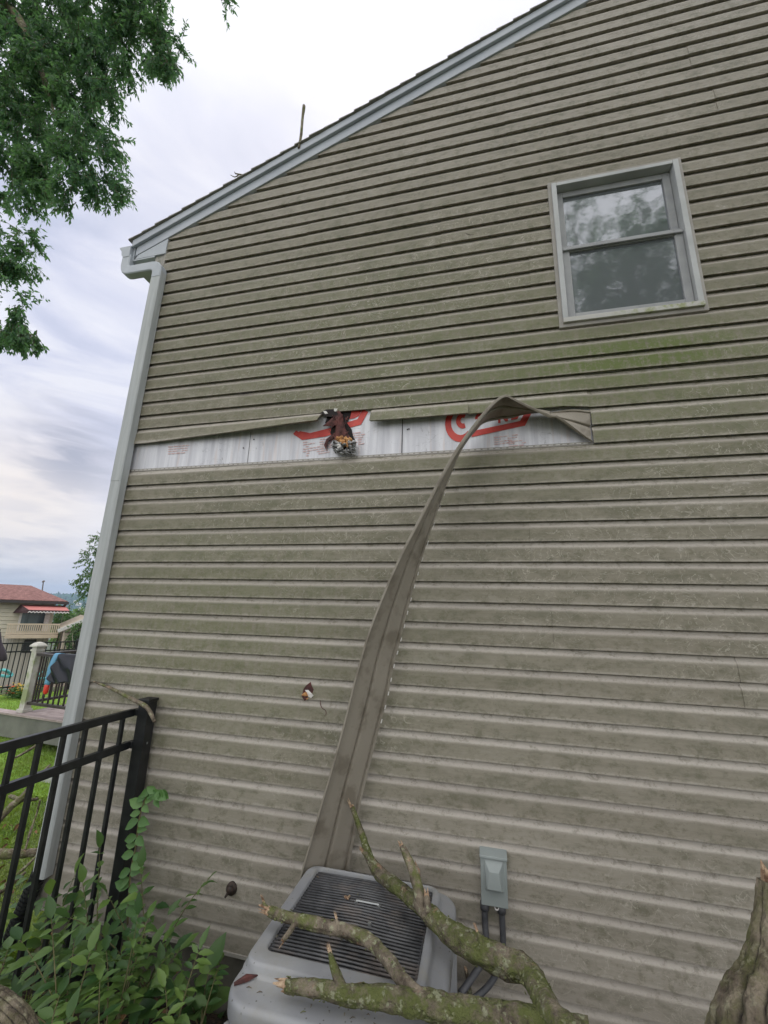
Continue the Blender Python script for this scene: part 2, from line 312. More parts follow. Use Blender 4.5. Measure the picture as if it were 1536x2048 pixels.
M_BARK2 = mat('dry_bark', rough=.95, build=bark_f(.15, (1, 1, 1)), bump=(80, .9, .008))
M_WOOD = mat('broken_wood', rough=.85, build=varied((.34, .21, .13), (.58, .43, .29), 60, c3=(.16, .09, .05), s3=30), bump=(150, .9, .01))
def log_col(nt, v):
    c = mixc(nt, ramp(nt, noise_n(nt, mapping(nt, v, (1.6, 1.6, .5), rot=(0, .5, 0)), 12, 6, .6), [(.38, 0.), (.60, 1.)]), (.07, .052, .036), (.26, .215, .16))
    c = mixc(nt, ramp(nt, noise_n(nt, v, 9, 6, .72), [(.42, 0.), (.62, .8)]), c, (.115, .125, .04))
    c = mixc(nt, ramp(nt, noise_n(nt, mapping(nt, v, loc=(3, 1, 1)), 26, 5, .7), [(.55, 0.), (.66, .7)]), c, (.33, .31, .21))
    at = N(nt, 'ShaderNodeAttribute'); at.attribute_name = 'tone'
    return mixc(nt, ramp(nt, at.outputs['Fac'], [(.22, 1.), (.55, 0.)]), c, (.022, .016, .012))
M_LOG = mat('furrowed_bark', rough=.95, build=log_col, bump=(38, 1., .025, (1.5, 1.5, .6)))
M_LEAF = leafmat('undergrowth_leaf', (.025, .075, .018), (.17, .27, .06), (.03, .085, .025), .22)
M_LEAF2 = leafmat('vine_leaf', (.07, .17, .045), (.15, .28, .085), (.08, .18, .05), .25)
M_TREE = leafmat('tree_leaf', (.035, .10, .06), (.11, .22, .095), (.06, .15, .095), .55)
M_FAR = leafmat('shrub_leaf', (.04, .10, .03), (.10, .20, .05), (.05, .12, .05), .3)
M_GRASS = leafmat('grass_blade', (.09, .19, .03), (.27, .38, .07), (.22, .24, .08), .35)
M_STEM = mat('stem', rough=.7, build=varied((.10, .085, .04), (.16, .15, .06), 30))
M_GROUND = mat('lawn_soil', rough=1., build=varied((.05, .052, .028), (.10, .13, .045), 1.6, .35, .6, c3=(.085, .068, .045), s3=9), bump=(35, .8, .03))
M_SOIL = mat('dark_leaf_mould', rough=1., build=varied((.012, .009, .006), (.045, .03, .018), 14, c3=(.07, .04, .02), s3=40), bump=(40, 1., .03))
M_LAWN = mat('far_lawn', rough=1., build=varied((.16, .30, .04), (.24, .40, .06), 2.2), bump=(30, .6, .03))
# ------------------------------------------------------------ ground
def gz(x, y):
    def ss(a, b, t): t = max(0, min(1, (t-a)/(b-a))); return t*t*(3-2*t)
    z = -.02 - .36*ss(-2.3, -3.6, x)
    d = math.hypot(x, y+2.2)
    z -= .17*ss(9, 15, d) + 1.85*ss(15.5, 26, d) + 4*ss(26, 60, d) + 22*ss(60, 400, d)
    return z
def grid_axis(lims): 
    out = []
    for a, b, n in lims: out += list(np.linspace(a, b, n, endpoint=False))
    return out+[lims[-1][1]]
ax = grid_axis([(-3000, -400, 6), (-400, -60, 12), (-60, -16, 22), (-16, -1, 46), (-1, 10, 14), (10, 60, 10), (60, 3000, 10)])
ay = grid_axis([(-3000, -60, 8), (-60, -6, 12), (-6, 20, 60), (20, 60, 24), (60, 400, 14), (400, 3000, 8)])
g = MB(); nx, ny = len(ax), len(ay)
vs_ = [(x, y, gz(x, y)+(.02*mnoise.noise(Vector((x*1.3, y*1.3, 0))) if abs(x) < 30 else 0)) for y in ay for x in ax]
g.add(vs_, [(j*nx+i, j*nx+i+1, (j+1)*nx+i+1, (j+1)*nx+i) for j in range(ny-1) for i in range(nx-1)])
tag(g.obj('ground', M_GROUND, smooth=True), kind='structure')
# bare soil strip by the wall
g = MB(); xs = np.linspace(-2.9, 3, 40); ysl = np.linspace(-1.6, .05, 16)
g.add([(x, y, gz(x, y)+.035*math.exp(-((x+1)**2)/9)+.02*mnoise.noise(Vector((x*5, y*5, 1)))+.006-.06*(abs(y+.78) > .8)) for y in ysl for x in xs], [(j*40+i, j*40+i+1, (j+1)*40+i+1, (j+1)*40+i) for j in range(15) for i in range(39)])
tag(g.obj('soil_bed', M_SOIL, smooth=True), kind='structure')
# lawn beyond the deck: a smooth sheet following the ground
g = MB(); A = [Dp(x, 1400, d) for x, d in ((-900, 9), (-900, 15.5), (330, 15.5), (330, 9))]
lx = np.linspace(-15.5, -1.5, 40); ly = np.linspace(2.2, 15, 40)
fs = []
g.add([(x, y, gz(x, y)+.03) for y in ly for x in lx], [(j*40+i, j*40+i+1, (j+1)*40+i+1, (j+1)*40+i) for j in range(39) for i in range(39) if 6.2 < math.hypot(lx[i], ly[j]+2.2) < 15.2])
tag(g.obj('lawn', M_LAWN, smooth=True), kind='structure')
# ------------------------------------------------------------ house
house = thing('house', 'two storey house gable clad in beige mildewed vinyl siding with one missing course', 'house', (XL, 0, 0))
def P(name, mb, m, parent=house, **k): return mb.obj(name, m, parent, **k)
PROF = [(1.0, .0003), (.942, .0003), (.932, .0050), (.80, .0100), (.71, .0176), (.675, .0203), (.64, .0212), (.30, .0228), (.03, .0242), (.0, .0242), (-.026, .0238), (-.032, .0228), (-.026, .0215), (.03, .0213), (.03, .0005)]
sid = MB(); srnd = random.Random(3)
def course(i, x0, x1, off=0., tone=.5, dz=None, thick=True, dyf=None):
    z0 = zline(i); n = max(2, int((x1-x0)/.11)); cols = []
    for k in range(n+1):
        x = x0+(x1-x0)*k/n; col = []
        wob = .0016*mnoise.noise(Vector((x*2.2, i*3.1, 0)))+.0007*mnoise.noise(Vector((x*9, i*5.1, 2)))
        dy = .0022*mnoise.noise(Vector((x*1.7, i*1.7, 5)))
        dd = dz(x) if dz else 0
        top = rake(x)+.02
        for t, o in PROF: col.append((x, -(o+off+dy*(1-t)+(dyf(x)*(1-max(t, 0)) if dyf else 0)), min(z0+t*H+wob+dd*(1-max(t, 0)*.8), top)))
        cols.append(col)
    m = len(PROF); vs = [p for c in cols for p in c]
    fs = [(a*m+b, (a+1)*m+b, (a+1)*m+b+1, a*m+b+1) for a in range(n) for b in range(m-1)]
    if thick:
        for a in (0, n):   # close the ends
            fs.append([a*m+b for b in (range(m-5) if a else range(m-6, -1, -1))])
    sid.add(vs, fs, tone)
WX0, WX1, WZ0, WZ1 = .46, 1.187, 3.383, 4.425
seams = {}
def row_breaks(pair):
    if pair not in seams:
        s0 = {14: [.577], 13: [-.05, .57, 2.6]}.get(pair)
        if s0 is None:
            a = srnd.choice([-1.1, -.75, -.2, .35, .95, 1.35]) + srnd.uniform(-.1, .1) + (2.9 if srnd.random() < .4 else 0)
            s0 = [a, a+3.6] if a < .5 else [a-3.6, a]
        seams[pair] = [s for s in s0 if XL < s < XR]
    return seams[pair]
top_i = int(52-(rake(RIDGE)-.25)/H)-1
for i in range(top_i, 53):
    pair = math.ceil(i/2)
    zb = zline(i)
    xa, xb = XL, XR
    if zb > rake(XL): xa = (zb-5.07)/.421-1.26; xb = 2*RIDGE-xa
    if xa > RIDGE-.05: continue
    cuts = sorted([xa]+[s for s in row_breaks(pair) if xa < s < xb]+[xb])
    for q in range(len(cuts)-1):
        s, e = cuts[q], cuts[q+1]; tone = srnd.random(); off = .0028*(q % 2)
        segs = [(s, e)]
        if 12 <= i <= 21: segs = [(a, b) for a, b in ((s, min(e, WX0+.004)), (max(s, WX1-.004), e)) if b-a > .02]
        if i in (27, 28): segs = [(max(a, .577), b) for a, b in segs if b > .6]
        if i == 26: segs = [(a, b) for a, b in ((s, min(e, -.93)), (max(s, -.615), e)) if b-a > .02]
        for a, b in segs:
            dz = None
            if i == 26: dz = (lambda x: (-.012+.030*max(0, (x+2.2)/1.2)) if x < -.9 else (.004 if x < -.05 else (.010 if x < .5 else 0.)))
            if i == 26: off = .006 if b < .6 else 0.
            dyf = (lambda x: (.004+.055*max(0, min(1, (x+2.2)/1.1))**1.3) if x < -.9 else (.032 if x < -.05 else (.008 if x < .5 else 0.))) if i == 26 else None
            course(i, a, b, off, tone, dz, True, dyf)
o = P('siding_wall', sid, M_SID); o['label'] = 'beige vinyl siding with green mildew on the flat faces'
# sheathing behind and the other walls
b = MB()
def wallpoly(y): return [(XL+.004, y, .3), (XR-.004, y, .3), (XR-.004, y, rake(XR)+.1), (RIDGE, y, rake(RIDGE)+.1), (XL+.004, y, rake(XL)+.1)]
def holed(mb, y):  # sheathing with the window opening left out
    xs_ = [XL+.004, WX0+.03, WX1-.03, RIDGE, XR-.004]
    def col(x0, x1, z0=None, z1=None):
        a0 = .3 if z0 is None else z0; t0 = rake(x0)+.02 if z1 is None else z1; t1 = rake(x1)+.02 if z1 is None else z1
        mb.prism([(x0, y, a0), (x1, y, a0), (x1, y, t1), (x0, y, t0)], (0, .03, 0))
    col(xs_[0], xs_[1]); col(xs_[1], xs_[2], None, WZ0+.03); col(xs_[1], xs_[2], WZ1-.03, None); col(xs_[2], xs_[3]); col(xs_[3], xs_[4])
holed(b, .0015)
board = P('insulation_board', b, M_FOIL); board['label'] = 'silver foil faced foam board with red print, bared where siding is missing'
b = MB(); b.box((XL+.004, .035, -.4), (XL+.12, 8, rake(XL)+.05)); b.box((XR-.12, .035, -.4), (XR-.004, 8, rake(XL)+.05)); b.prism([(XL, 8, -.4), (XR, 8, -.4), (XR, 8, rake(XR)), (RIDGE, 8, rake(RIDGE)), (XL, 8, rake(XL))], (0, .1, 0))
P('side_wall', b, M_CORNER)
b = MB(); b.box((XL+.02, .012, -.6), (XR-.02, .034, .298)); P('foundation', b, M_FOUND)
b = MB(); b.box((XL-.085, -.018, .22), (XL-.001, -.001, rake(XL)-.1)); b.box((XL-.085, -.0008, .22), (XL-.068, .09, rake(XL)-.1)); b.box((XL-.0005, -.024, .22), (XL+.014, -.001, rake(XL)-.01))
P('corner_post', b, M_CORNER, bevel=.003)
b = MB(); b.box((XL, -.03, .236), (XR, -.0005, .2495)); P('starter_strip', b, M_JCH)
# nail hem of the course below the gap, gap seams, print
z28 = zline(28)
b = MB(); b.box((XL+.015, -.006, z28-.004), (.577, -.0005, z28+.013)); P('nail_hem', b, M_JCH)
b = MB(); x = XL+.05
while x < .56: b.box((x, -.0068, z28+.004), (x+.022, -.0055, z28+.0075)); x += .034
P('nail_slot', b, M_TEARW)
b = MB(); b.box((-.432, -.0015, z28+.01), (-.428, .0005, zline(26)+.08)); P('board_seam', b, M_SEAM, board)
b = MB(); b.box((-1.42, -.0012, z28+.01), (-1.4185, .0005, zline(26)+.02))
for q in [(785+33, 858), (815, 859), (508, 879), (487, 856+40)]:
    p = Yp(*q, -.0015); b.tube([p, p+np.array([0, -.003, 0])], .004, 8)
P('board_seam', b, M_SEAM, board)
def flat(mb, pts, y=-.002, t=.0012): mb.prism([(*Yp(px, py, y)[[0]], y, Yp(px, py, y)[2]) for px, py in pts], (0, t, 0))
def arcpts(cx, cy, rx, ry, a0, a1, n=14): return [(cx+rx*math.cos(R(a0+(a1-a0)*k/n)), cy-ry*math.sin(R(a0+(a1-a0)*k/n))) for k in range(n+1)]
# the red printed badges: a slanted band with rounded corner, ring and letters
b = MB()
flat(b, [(588, 870), (603, 877), (640, 871), (722, 849), (736, 824), (726, 818), (715, 838), (660, 856), (620, 866), (600, 862)])
flat(b, arcpts(697, 824, 24, 14, 185, 350)+[(722, 820), (672, 820)])
flat(b, [(586, 868), (604, 880), (650, 873), (672, 866), (672, 858), (640, 864), (606, 868), (592, 861)], -.0026)
o = P('printed_logo', b, M_RED, board); o['label'] = 'red printed badge behind the torn hole'; b = MB()
ring = arcpts(920, 848, 30, 36, 80, 320)+list(reversed(arcpts(921, 846, 19, 24, 80, 320)))
flat(b, ring)
flat(b, arcpts(925, 842, 13, 15, 60, 300)+list(reversed(arcpts(926, 841, 5, 6, 60, 300))))
flat(b, [(943, 874), (1050, 851), (1063, 826), (1050, 824), (1040, 842), (945, 862)])
for k, (cx, cy) in enumerate([(960, 838), (983, 836)]): flat(b, arcpts(cx, cy, 10, 12, 0, 180)+list(reversed(arcpts(cx, cy, 5, 6, 0, 180))), -.0022)
flat(b, [(996, 846), (1001, 846), (1001, 832), (1011, 843), (1016, 842), (1016, 822), (1011, 822), (1011, 836), (1001, 823), (996, 824)], -.0022)
flat(b, [(1022, 840), (1035, 838), (1040, 826), (1035, 824), (1031, 834), (1022, 836)], -.0022)
o = P('printed_logo', b, M_RED, board); o['label'] = 'red printed badge with ring and letters beside the hanging strip'
b = MB(); prn = random.Random(5)
for (x0, y0, w, n, sl) in ((606, 884, 62, 7, -.17), (703, 866, 22, 6, -.12), (988, 874, 44, 4, -.12), (1018, 882, 30, 4, -.08), (336, 893, 42, 4, -.08)):
    for k in range(n):
        x = x0
        while x < x0+w-3:
            ww = prn.uniform(4, 12); yy = y0+k*4.6+(x-x0)*sl
            if prn.random() < .85: flat(b, [(x, yy+1.9), (x+ww, yy+ww*sl+1.9), (x+ww, yy+ww*sl), (x, yy)], -.0018, .0008)
            x += ww+1.5
o = P('small_print', b, M_PINK, board); o['label'] = 'faded pink lines of small print on the foil board'
# ---- torn hole in the gap
prn2 = random.Random(77)
def shard(mb, pts, y, t=.004, crumple=0., seed=0):   # an irregular torn flap as a thick fan with a raised middle
    r_ = random.Random(seed); q = [Yp(px, py, y) for px, py in pts]; c = sum(q)/len(q); c = c+np.array([0, -crumple, 0])
    q = [p+np.array([0, r_.uniform(-crumple, crumple)*.5, 0]) for p in q]; n = len(q); bk = [p+np.array([0, t, 0]) for p in q]
    mb.add(q+[c]+bk, [(i, n, (i+1) % n) for i in range(n)]+[(i, (i+1) % n, n+1+(i+1) % n, n+1+i) for i in range(n)])
b = MB()
shard(b, [(655, 832), (662, 822), (668, 826), (676, 820), (690, 824), (703, 822), (700, 834), (694, 846), (703, 858), (706, 872), (712, 884), (706, 904), (690, 908), (672, 906), (664, 894), (668, 876), (660, 866), (664, 850), (650, 846)], -.0035, .003, -.001, 21)
shard(b, [(640, 826), (652, 819), (668, 818), (676, 828), (664, 834), (650, 832)], -.026, .003, .0, 22)
P('torn_hole', b, M_SEAM, board)
b = MB()
shard(b, [(663, 830), (667, 815), (672, 808), (678, 818), (684, 830), (688, 850), (692, 862), (699, 872), (700, 884), (668, 884), (669, 868), (672, 850), (670, 838)], -.02, .02, .012, 1)
shard(b, [(645, 824), (655, 820), (668, 819), (674, 826), (668, 830), (655, 828)], -.018, .006, .008, 2)
shard(b, [(646, 852), (656, 843), (664, 836), (674, 832), (676, 850), (662, 852)], -.024, .006, .008, 3)
shard(b, [(648, 890), (653, 878), (668, 866), (673, 864), (667, 876), (655, 884), (651, 894), (652, 900)], -.012, .004, .004, 4)
shard(b, [(667, 803), (670, 800), (673, 802), (671, 812), (676, 818), (666, 816), (669, 810)], -.018, .004, .002, 5)
shard(b, [(690, 834), (698, 842), (690, 838)], -.006, .003, .002, 6)
for k in range(16):
    x0_, y0_ = prn2.uniform(664, 700), prn2.uniform(826, 880); p0, p1 = Yp(x0_, y0_, -.022), Yp(x0_+prn2.uniform(-12, 9), y0_+prn2.uniform(4, 18), -.03-prn2.uniform(0, .02))
    b.tube([p0, (p0+p1)/2+np.array([prn2.uniform(-.004, .004), -.004, 0]), p1], [.0035, .002, .0004], 5)
P('torn_facer', b, M_TORN, board)
b = MB()
for k in range(26):
    cx, cy = prn.uniform(672, 703), prn.uniform(874, 900); s_ = prn.uniform(3, 7)
    shard(b, [(cx+s_*math.cos(a)*prn.uniform(.5, 1), cy+s_*math.sin(a)*prn.uniform(.5, 1)) for a in np.linspace(0, 6.28, 7)[:-1]], -.02-prn.uniform(0, .02), .012, .006, k)
P('foam_core', b, M_FOAM, board)
b = MB()
for k in range(60):
    cx, cy = prn.uniform(666, 710), prn.uniform(884, 910); s_ = prn.uniform(2.5, 7)
    if k < 4: cx, cy = prn.uniform(704, 712), prn.uniform(885, 902)
    shard(b, [(cx+s_*1.2*math.cos(a)*prn.uniform(.4, 1), cy+s_*.8*math.sin(a)*prn.uniform(.4, 1)) for a in np.linspace(0, 6.28, 8)[:-1]], -.03-prn.uniform(0, .02), .006, .01, 50+k)
P('crumpled_foil', b, M_CRUM, board)
b = MB(); shard(b, [(668, 817), (675, 817), (672, 823), (668, 822)], -.03, .002, .001, 3); shard(b, [(646, 822), (652, 822), (656, 827), (650, 828)], -.027, .002, .001, 3)
shard(b, [(676, 884), (680, 884), (682, 893), (676, 898), (673, 892)], -.046, .003, .003, 3)
P('torn_edge', b, M_TEARW, board)
# ---- lower puncture
b = MB(); shard(b, [(604, 1391), (607, 1378), (612, 1371), (621, 1364), (623, 1372), (627, 1379), (625, 1386), (622, 1385), (615, 1380), (612, 1384), (608, 1393)], -.0275, .003, -.001, 1)
shard(b, [(602, 1391), (611, 1393), (616, 1393), (612, 1400), (609, 1402)], -.029, .004, .003, 2)
b.tube([Yp(*q, -.0265) for q in ((621, 1394), (632, 1398), (640, 1400), (641, 1408), (644, 1416), (651, 1421), (652, 1428), (648, 1431))], [.0012, .0012, .0012, .002, .0016, .0014, .001, .0005], 6, sub=3)
P('puncture_hole', b, M_TORN)
b = MB(); shard(b, [(603, 1390), (607, 1386), (612, 1384), (616, 1392), (610, 1393)], -.035, .006, .004, 3); shard(b, [(612, 1398), (618, 1394), (614, 1400)], -.031, .003, .002, 5); P('splintered_foam', b, M_FOAM)
b = MB(); shard(b, [(610, 1380), (616, 1380), (624, 1388), (627, 1391), (622, 1396), (616, 1393), (612, 1385)], -.0305, .003, .003, 8); P('bent_flap', b, M_TEARW)
# crack high on the left, splits between courses, stuck twig bits
b = MB()
for ps, r_ in (((( 473, 788), (487, 787), (505, 785)), .004), (((676, 798), (681, 791), (687, 786)), .0012), (((930, 466), (940, 470), (948, 469)), .0015), (((1370, 404), (1374, 412), (1371, 420)), .003), (((560, 1508), (561, 1512)), .002)):
    b.tube([Yp(*q, -.0265) for q in ps], [r_*.3]+[r_]*(len(ps)-2)+[r_*.3], 6)
P('siding_crack', b, M_SEAM)
# old pipe plug
c0 = Yp(470, 1770, 0); b = MB(); b.tube([c0+np.array([0, -.004, 0]), c0+np.array([0, -.036, 0])], [.031, .026], 20); b.tube([c0+np.array([0, -.034, 0]), c0+np.array([0, -.05, 0])], [.017, .015], 14, bump=.25)
b.tube([c0+np.array([-.008, -.044, -.012]), c0+np.array([-.013, -.06, -.022])], [.008, .005], 8, bump=.3)
o = P('pipe_stub', b, M_RUST, smooth=True)
# ---- rake, roof, gutter
def rk(xa, xb, dz0, dz1, ya, yb): # sloping board along the rake between x=xa..xb
    return [(xa, ya, rake(xa)+dz0), (xb, ya, rake(xb)+dz0), (xb, yb, rake(xb)+dz0), (xa, yb, rake(xa)+dz0), (xa, ya, rake(xa)+dz1), (xb, ya, rake(xb)+dz1), (xb, yb, rake(xb)+dz1), (xa, yb, rake(xa)+dz1)]
EX = XL-.30
b = MB(); b.hexa(rk(EX+.03, RIDGE, 0, .125, -.034, -.0)); b.hexa(rk(RIDGE, XR+.27, 0, .125, -.034, -.0)); P('rake_board', b, M_RAKE, bevel=.003)
b = MB(); b.hexa(rk(EX, RIDGE, .085, .152, -.056, -.035)); b.hexa(rk(RIDGE, XR+.3, .085, .152, -.056, -.035)); P('drip_edge', b, M_RAKE, bevel=.004)
b = MB(); b.hexa(rk(EX, RIDGE, .125, .15, -.034, 8.3)); b.hexa(rk(RIDGE, XR+.3, .125, .15, -.034, 8.3)); roof = P('roof', b, M_SHING)
b = MB(); stp = .115; x = EX-.03
while x < RIDGE:
    x1 = min(x+stp*1.04, RIDGE); j = .006*rnd.random()
    b.hexa([(x, -.068-j, rake(x)+.158), (x1, -.068-j, rake(x1)+.152), (x1, 8.35, rake(x1)+.152), (x, 8.35, rake(x)+.158), (x, -.068-j, rake(x)+.170), (x1, -.068-j, rake(x1)+.156), (x1, 8.35, rake(x1)+.156), (x, 8.35, rake(x)+.170)])
    xm, xm1 = 2*RIDGE-x, 2*RIDGE-x1
    b.hexa([(xm1, -.068, rake(xm1)+.152), (xm, -.068, rake(xm)+.158), (xm, 8.35, rake(xm)+.158), (xm1, 8.35, rake(xm1)+.152), (xm1, -.068, rake(xm1)+.156), (xm, -.068, rake(xm)+.170), (xm, 8.35, rake(xm)+.170), (xm1, 8.35, rake(xm1)+.156)])
    x += stp
P('shingles', b, M_SHING, roof)
zs = rake(EX)-.015    # soffit height
b = MB(); b.prism([(EX+.03, -.030, zs), (XL+.012, -.030, zs), (XL+.012, -.030, rake(XL)+.0), (EX+.05, -.030, rake(EX+.05)-.001)], (0, .028, 0)); P('eave_return', b, M_TRIM, bevel=.002)
b = MB(); b.box((EX, -.028, zs-.012), (XL-.086, 8.2, zs-.001)); P('soffit', b, M_TRIM)
b = MB(); b.box((EX-.002, -.03, zs-.005), (EX+.016, 8.2, zs+.13)); P('fascia', b, M_TRIM)
gp = [(0, 0), (-.055, 0), (-.075, .02), (-.083, .06), (-.105, .088), (-.105, .10), (-.10, .10), (-.10, .09), (-.078, .062), (-.07, .024), (-.053, .006), (-.006, .006), (-.006, .1), (0, .1)]
b = MB(); b.loft([[(EX-.003+p[0], y, zs+.012+p[1]) for p in gp] for y in (-.055, 8.2)]); b.prism([(EX-.003+p[0], -.055, zs+.012+p[1]) for p in gp[:6]]+[(EX-.003, -.055, zs+.112)], (0, -.003, 0)); P('gutter', b, M_TRIM)
# downspout: rectangular pipe with elbows
def rpipe(mb, pts, w, d, corr=0):
    pts = [Vector(p) for p in pts]; rings = []
    for i, p in enumerate(pts):
        t0 = (pts[i]-pts[i-1]).normalized() if i else (pts[1]-pts[0]).normalized(); t1 = (pts[i+1]-pts[i]).normalized() if i+1 < len(pts) else t0
        t = (t0+t1).normalized(); yv = Vector((0, 1, 0)); a = t.cross(yv).normalized(); k = 1/max(.5, t.dot(t0)); a = a*w/2*k; bb = yv*d/2; ch = .82
        rings.append([p+a*ch+bb, p+a+bb*ch, p+a-bb*ch, p+a*ch-bb, p-a*ch-bb, p-a-bb*ch, p-a+bb*ch, p-a*ch+bb])
    mb.loft(rings)
DX = XL+.018; yd = -.052
zt = 4.474-.215; gx = EX-.033
b = MB(); rpipe(b, [(DX, yd, zt), (DX, yd, 2.6)], .084, .062); rpipe(b, [(DX, yd, 2.602), (DX, yd, .40)], .083, .058)
for zz in (2.35, 1.2): pass
ds = P('downspout', b, M_SPOUT, smooth=False); ds['label'] = 'pale painted rectangular downspout with grime'
b = MB()
rpipe(b, [(gx, yd+.03, zs+.03), (gx, yd+.03, zs-.055), (gx+.006, yd+.03, zs-.080), (gx+.018, yd+.029, zs-.103), (gx+.038, yd+.026, zs-.118), (gx+.062, yd+.022, zs-.126), (DX-.075, yd+.006, zs-.148), (DX-.045, yd+.003, zs-.155), (DX-.02, yd, zs-.168), (DX-.004, yd, zs-.19), (DX, yd, zs-.215), (DX, yd, zs-.235), (DX, yd, zt-.05)], .080, .066)
P('elbow', b, M_TRIM, ds, smooth=False)
b = MB()
for k in range(18):
    a, c2 = np.array([DX-.02, yd, .42]), np.array([DX-.10, yd-.03, .10]); p = a+(c2-a)*k/18; q = a+(c2-a)*(k+.55)/18
    b.tube([p, q], .038, 14); b.tube([q, a+(c2-a)*(k+1)/18], .031, 14)
b.tube([(DX-.10, yd-.03, .10), (DX-.25, yd-.1, .0), (DX-.7, yd-.3, -.25)], .034, 12)
P('drain_hose', b, M_BLACK, ds)
# ---- window
win = MB()
def ringframe(mb, x0, x1, z0, z1, w, ya, yb):
    mb.box((x0, ya, z0), (x0+w, yb, z1)); mb.box((x1-w, ya, z0), (x1, yb, z1)); mb.box((x0+w, ya, z1-w), (x1-w, yb, z1)); mb.box((x0+w, ya, z0), (x1-w, yb, z0+w))
ringframe(win, WX0, WX1, WZ0, WZ1, .026, -.030, .02)
window = P('window', win, M_JCH, bevel=.002)
b = MB(); x0, x1, z0, z1 = WX0+.02, WX1-.02, WZ0+.022, WZ1-.022
b.box((x0, -.042, z0+.03), (x0+.028, .05, z1)); b.box((x1-.028, -.042, z0+.03), (x1, .05, z1)); b.box((x0+.0285, -.040, z1-.024), (x1-.0285, .05, z1)); P('frame', b, M_WIN, window, bevel=.003)
b = MB(); b.box((x0, -.046, z0), (x1, .052, z0+.0295)); P('sill', b, M_SILL, window, bevel=.003)
zm = 3.905
b = MB(); ringframe(b, x0+.030, x1-.030, zm-.01, z1-.026, .040, .010, .032); P('upper_sash', b, M_WIN2, window, bevel=.003)
b = MB(); ringframe(b, x0+.030, x1-.030, z0+.03, zm+.035, .042, -.016, .009); b.box((x0+.034, -.030, zm-.004), (x1-.034, -.0165, zm+.012)); P('lower_sash', b, M_WIN2, window, bevel=.003)
b = MB(); b.box((x0+.069, .022, zm+.03), (x1-.069, .025, z1-.065)); P('pane', b, M_PANE, window)
b = MB(); b.box((x0+.071, -.004, z0+.071), (x1-.071, -.001, zm-.006)); P('pane', b, M_PANE2, window)
# ------------------------------------------------------------ loose siding strip
SEC = [((1183, 884, -.022), (1181, 820, -.024)), ((1150, 862, -.05), (1140, 818, -.024)), ((1110, 836, -.10), (1098, 824, -.022)), ((1062, 812, -.145), (1052, 830, -.018)),
 ((1028, 796, -.17), (1020, 838, -.012)), ((1012, 790, -.185), (1000, 840, -.016)), ((996, 796, -.20), (985, 843, -.03)), ((975, 815, -.22), (968, 848, -.05)), ((950, 845, -.25), (953, 862, -.08)), ((916, 892, -.275), (930, 893, -.10)), ((882, 950, -.285), (908, 938, -.12)),
 ((846, 1020, -.28), (880, 1012, -.125)), ((800, 1110, -.27), (846, 1115, -.12)), ((765, 1190, -.262), (823, 1195, -.12)), ((735, 1270, -.255), (803, 1275, -.12)), ((712, 1350, -.245), (784, 1355, -.12)), ((692, 1430, -.235), (765, 1438, -.115)),
 ((668, 1520, -.225), (742, 1525, -.11)), ((645, 1600, -.21), (724, 1602, -.10)), ((622, 1680, -.19), (708, 1685, -.09)), ((598, 1765, -.17), (690, 1775, -.075)), ((575, 1850, -.15), (668, 1865, -.06))]
A_ = [Vector(Yp(a[0], a[1], a[2])) for a, b_ in SEC]; B_ = [Vector(Yp(b_[0], b_[1], b_[2])) for a, b_ in SEC]
def cr(Pl, n=6):
    out = []
    for i in range(len(Pl)-1):
        a, b = Pl[i], Pl[i+1]; m0 = (Pl[i+1]-Pl[i-1])/2 if i else b-a; m1 = (Pl[i+2]-Pl[i])/2 if i+2 < len(Pl) else b-a
        for k in range(n): t = k/n; t2, t3 = t*t, t*t*t; out.append(a*(2*t3-3*t2+1)+m0*(t3-2*t2+t)+b*(3*t2-2*t3)+m1*(t3-t2))
    return out+[Pl[-1]]
A_, B_ = cr(A_), cr(B_)
for k in range(len(A_)): A_[k] += Vector((0, .006*mnoise.noise(Vector((k*.13, 1, 0))), 0)); B_[k] += Vector((.004*mnoise.noise(Vector((k*.2, 5, 0))), .008*mnoise.noise(Vector((k*.17, 9, 0))), 0))
SP = [(-.02, -.006), (0., -.014), (.02, 0), (.16, .002), (.34, .003), (.44, .006), (.49, .015), (.515, .004), (.54, .002), (.70, .003), (.86, .004), (.93, .012), (.945, .004), (1., .004)]
b = MB(); rings = []
for k in range(len(A_)):
    a, c_ = A_[k], B_[k]; d = (c_-a); t = (A_[min(k+1, len(A_)-1)]-A_[max(k-1, 0)]).normalized(); n_ = t.cross(d).normalized()
    if n_.dot(Vector(CAM)-a) < 0: n_ = -n_
    rings.append([a+d*s_-n_*o_ for s_, o_ in SP]+[a+d*s_-n_*(o_+.0018) for s_, o_ in reversed(SP)])
b.loft(rings)
strip = tag(b.obj('siding_strip', M_BACK, smooth=False), 'long twisted strip of siding torn loose, folded at the top and hanging down the wall', 'siding strip')
b = MB()
for k in range(60, len(A_)-30, 2):
    c_, c2_ = B_[k], B_[k+1]; d = (c_-A_[k]).normalized(); t = (c2_-c_).normalized(); n_ = t.cross(d).normalized()
    if n_.dot(Vector(CAM)-c_) < 0: n_ = -n_
    L_ = (c2_-c_)*.55; b.hexa([c_-d*.006+n_*.003, c_-d*.001+n_*.003, c_-d*.001+L_+n_*.003, c_-d*.006+L_+n_*.003, c_-d*.006+n_*.0045, c_-d*.001+n_*.0045, c_-d*.001+L_+n_*.0045, c_-d*.006+L_+n_*.0045])
o = b.obj('nail_slot', M_TEARW, strip); o['label'] = 'row of pale nail slots along the right edge'
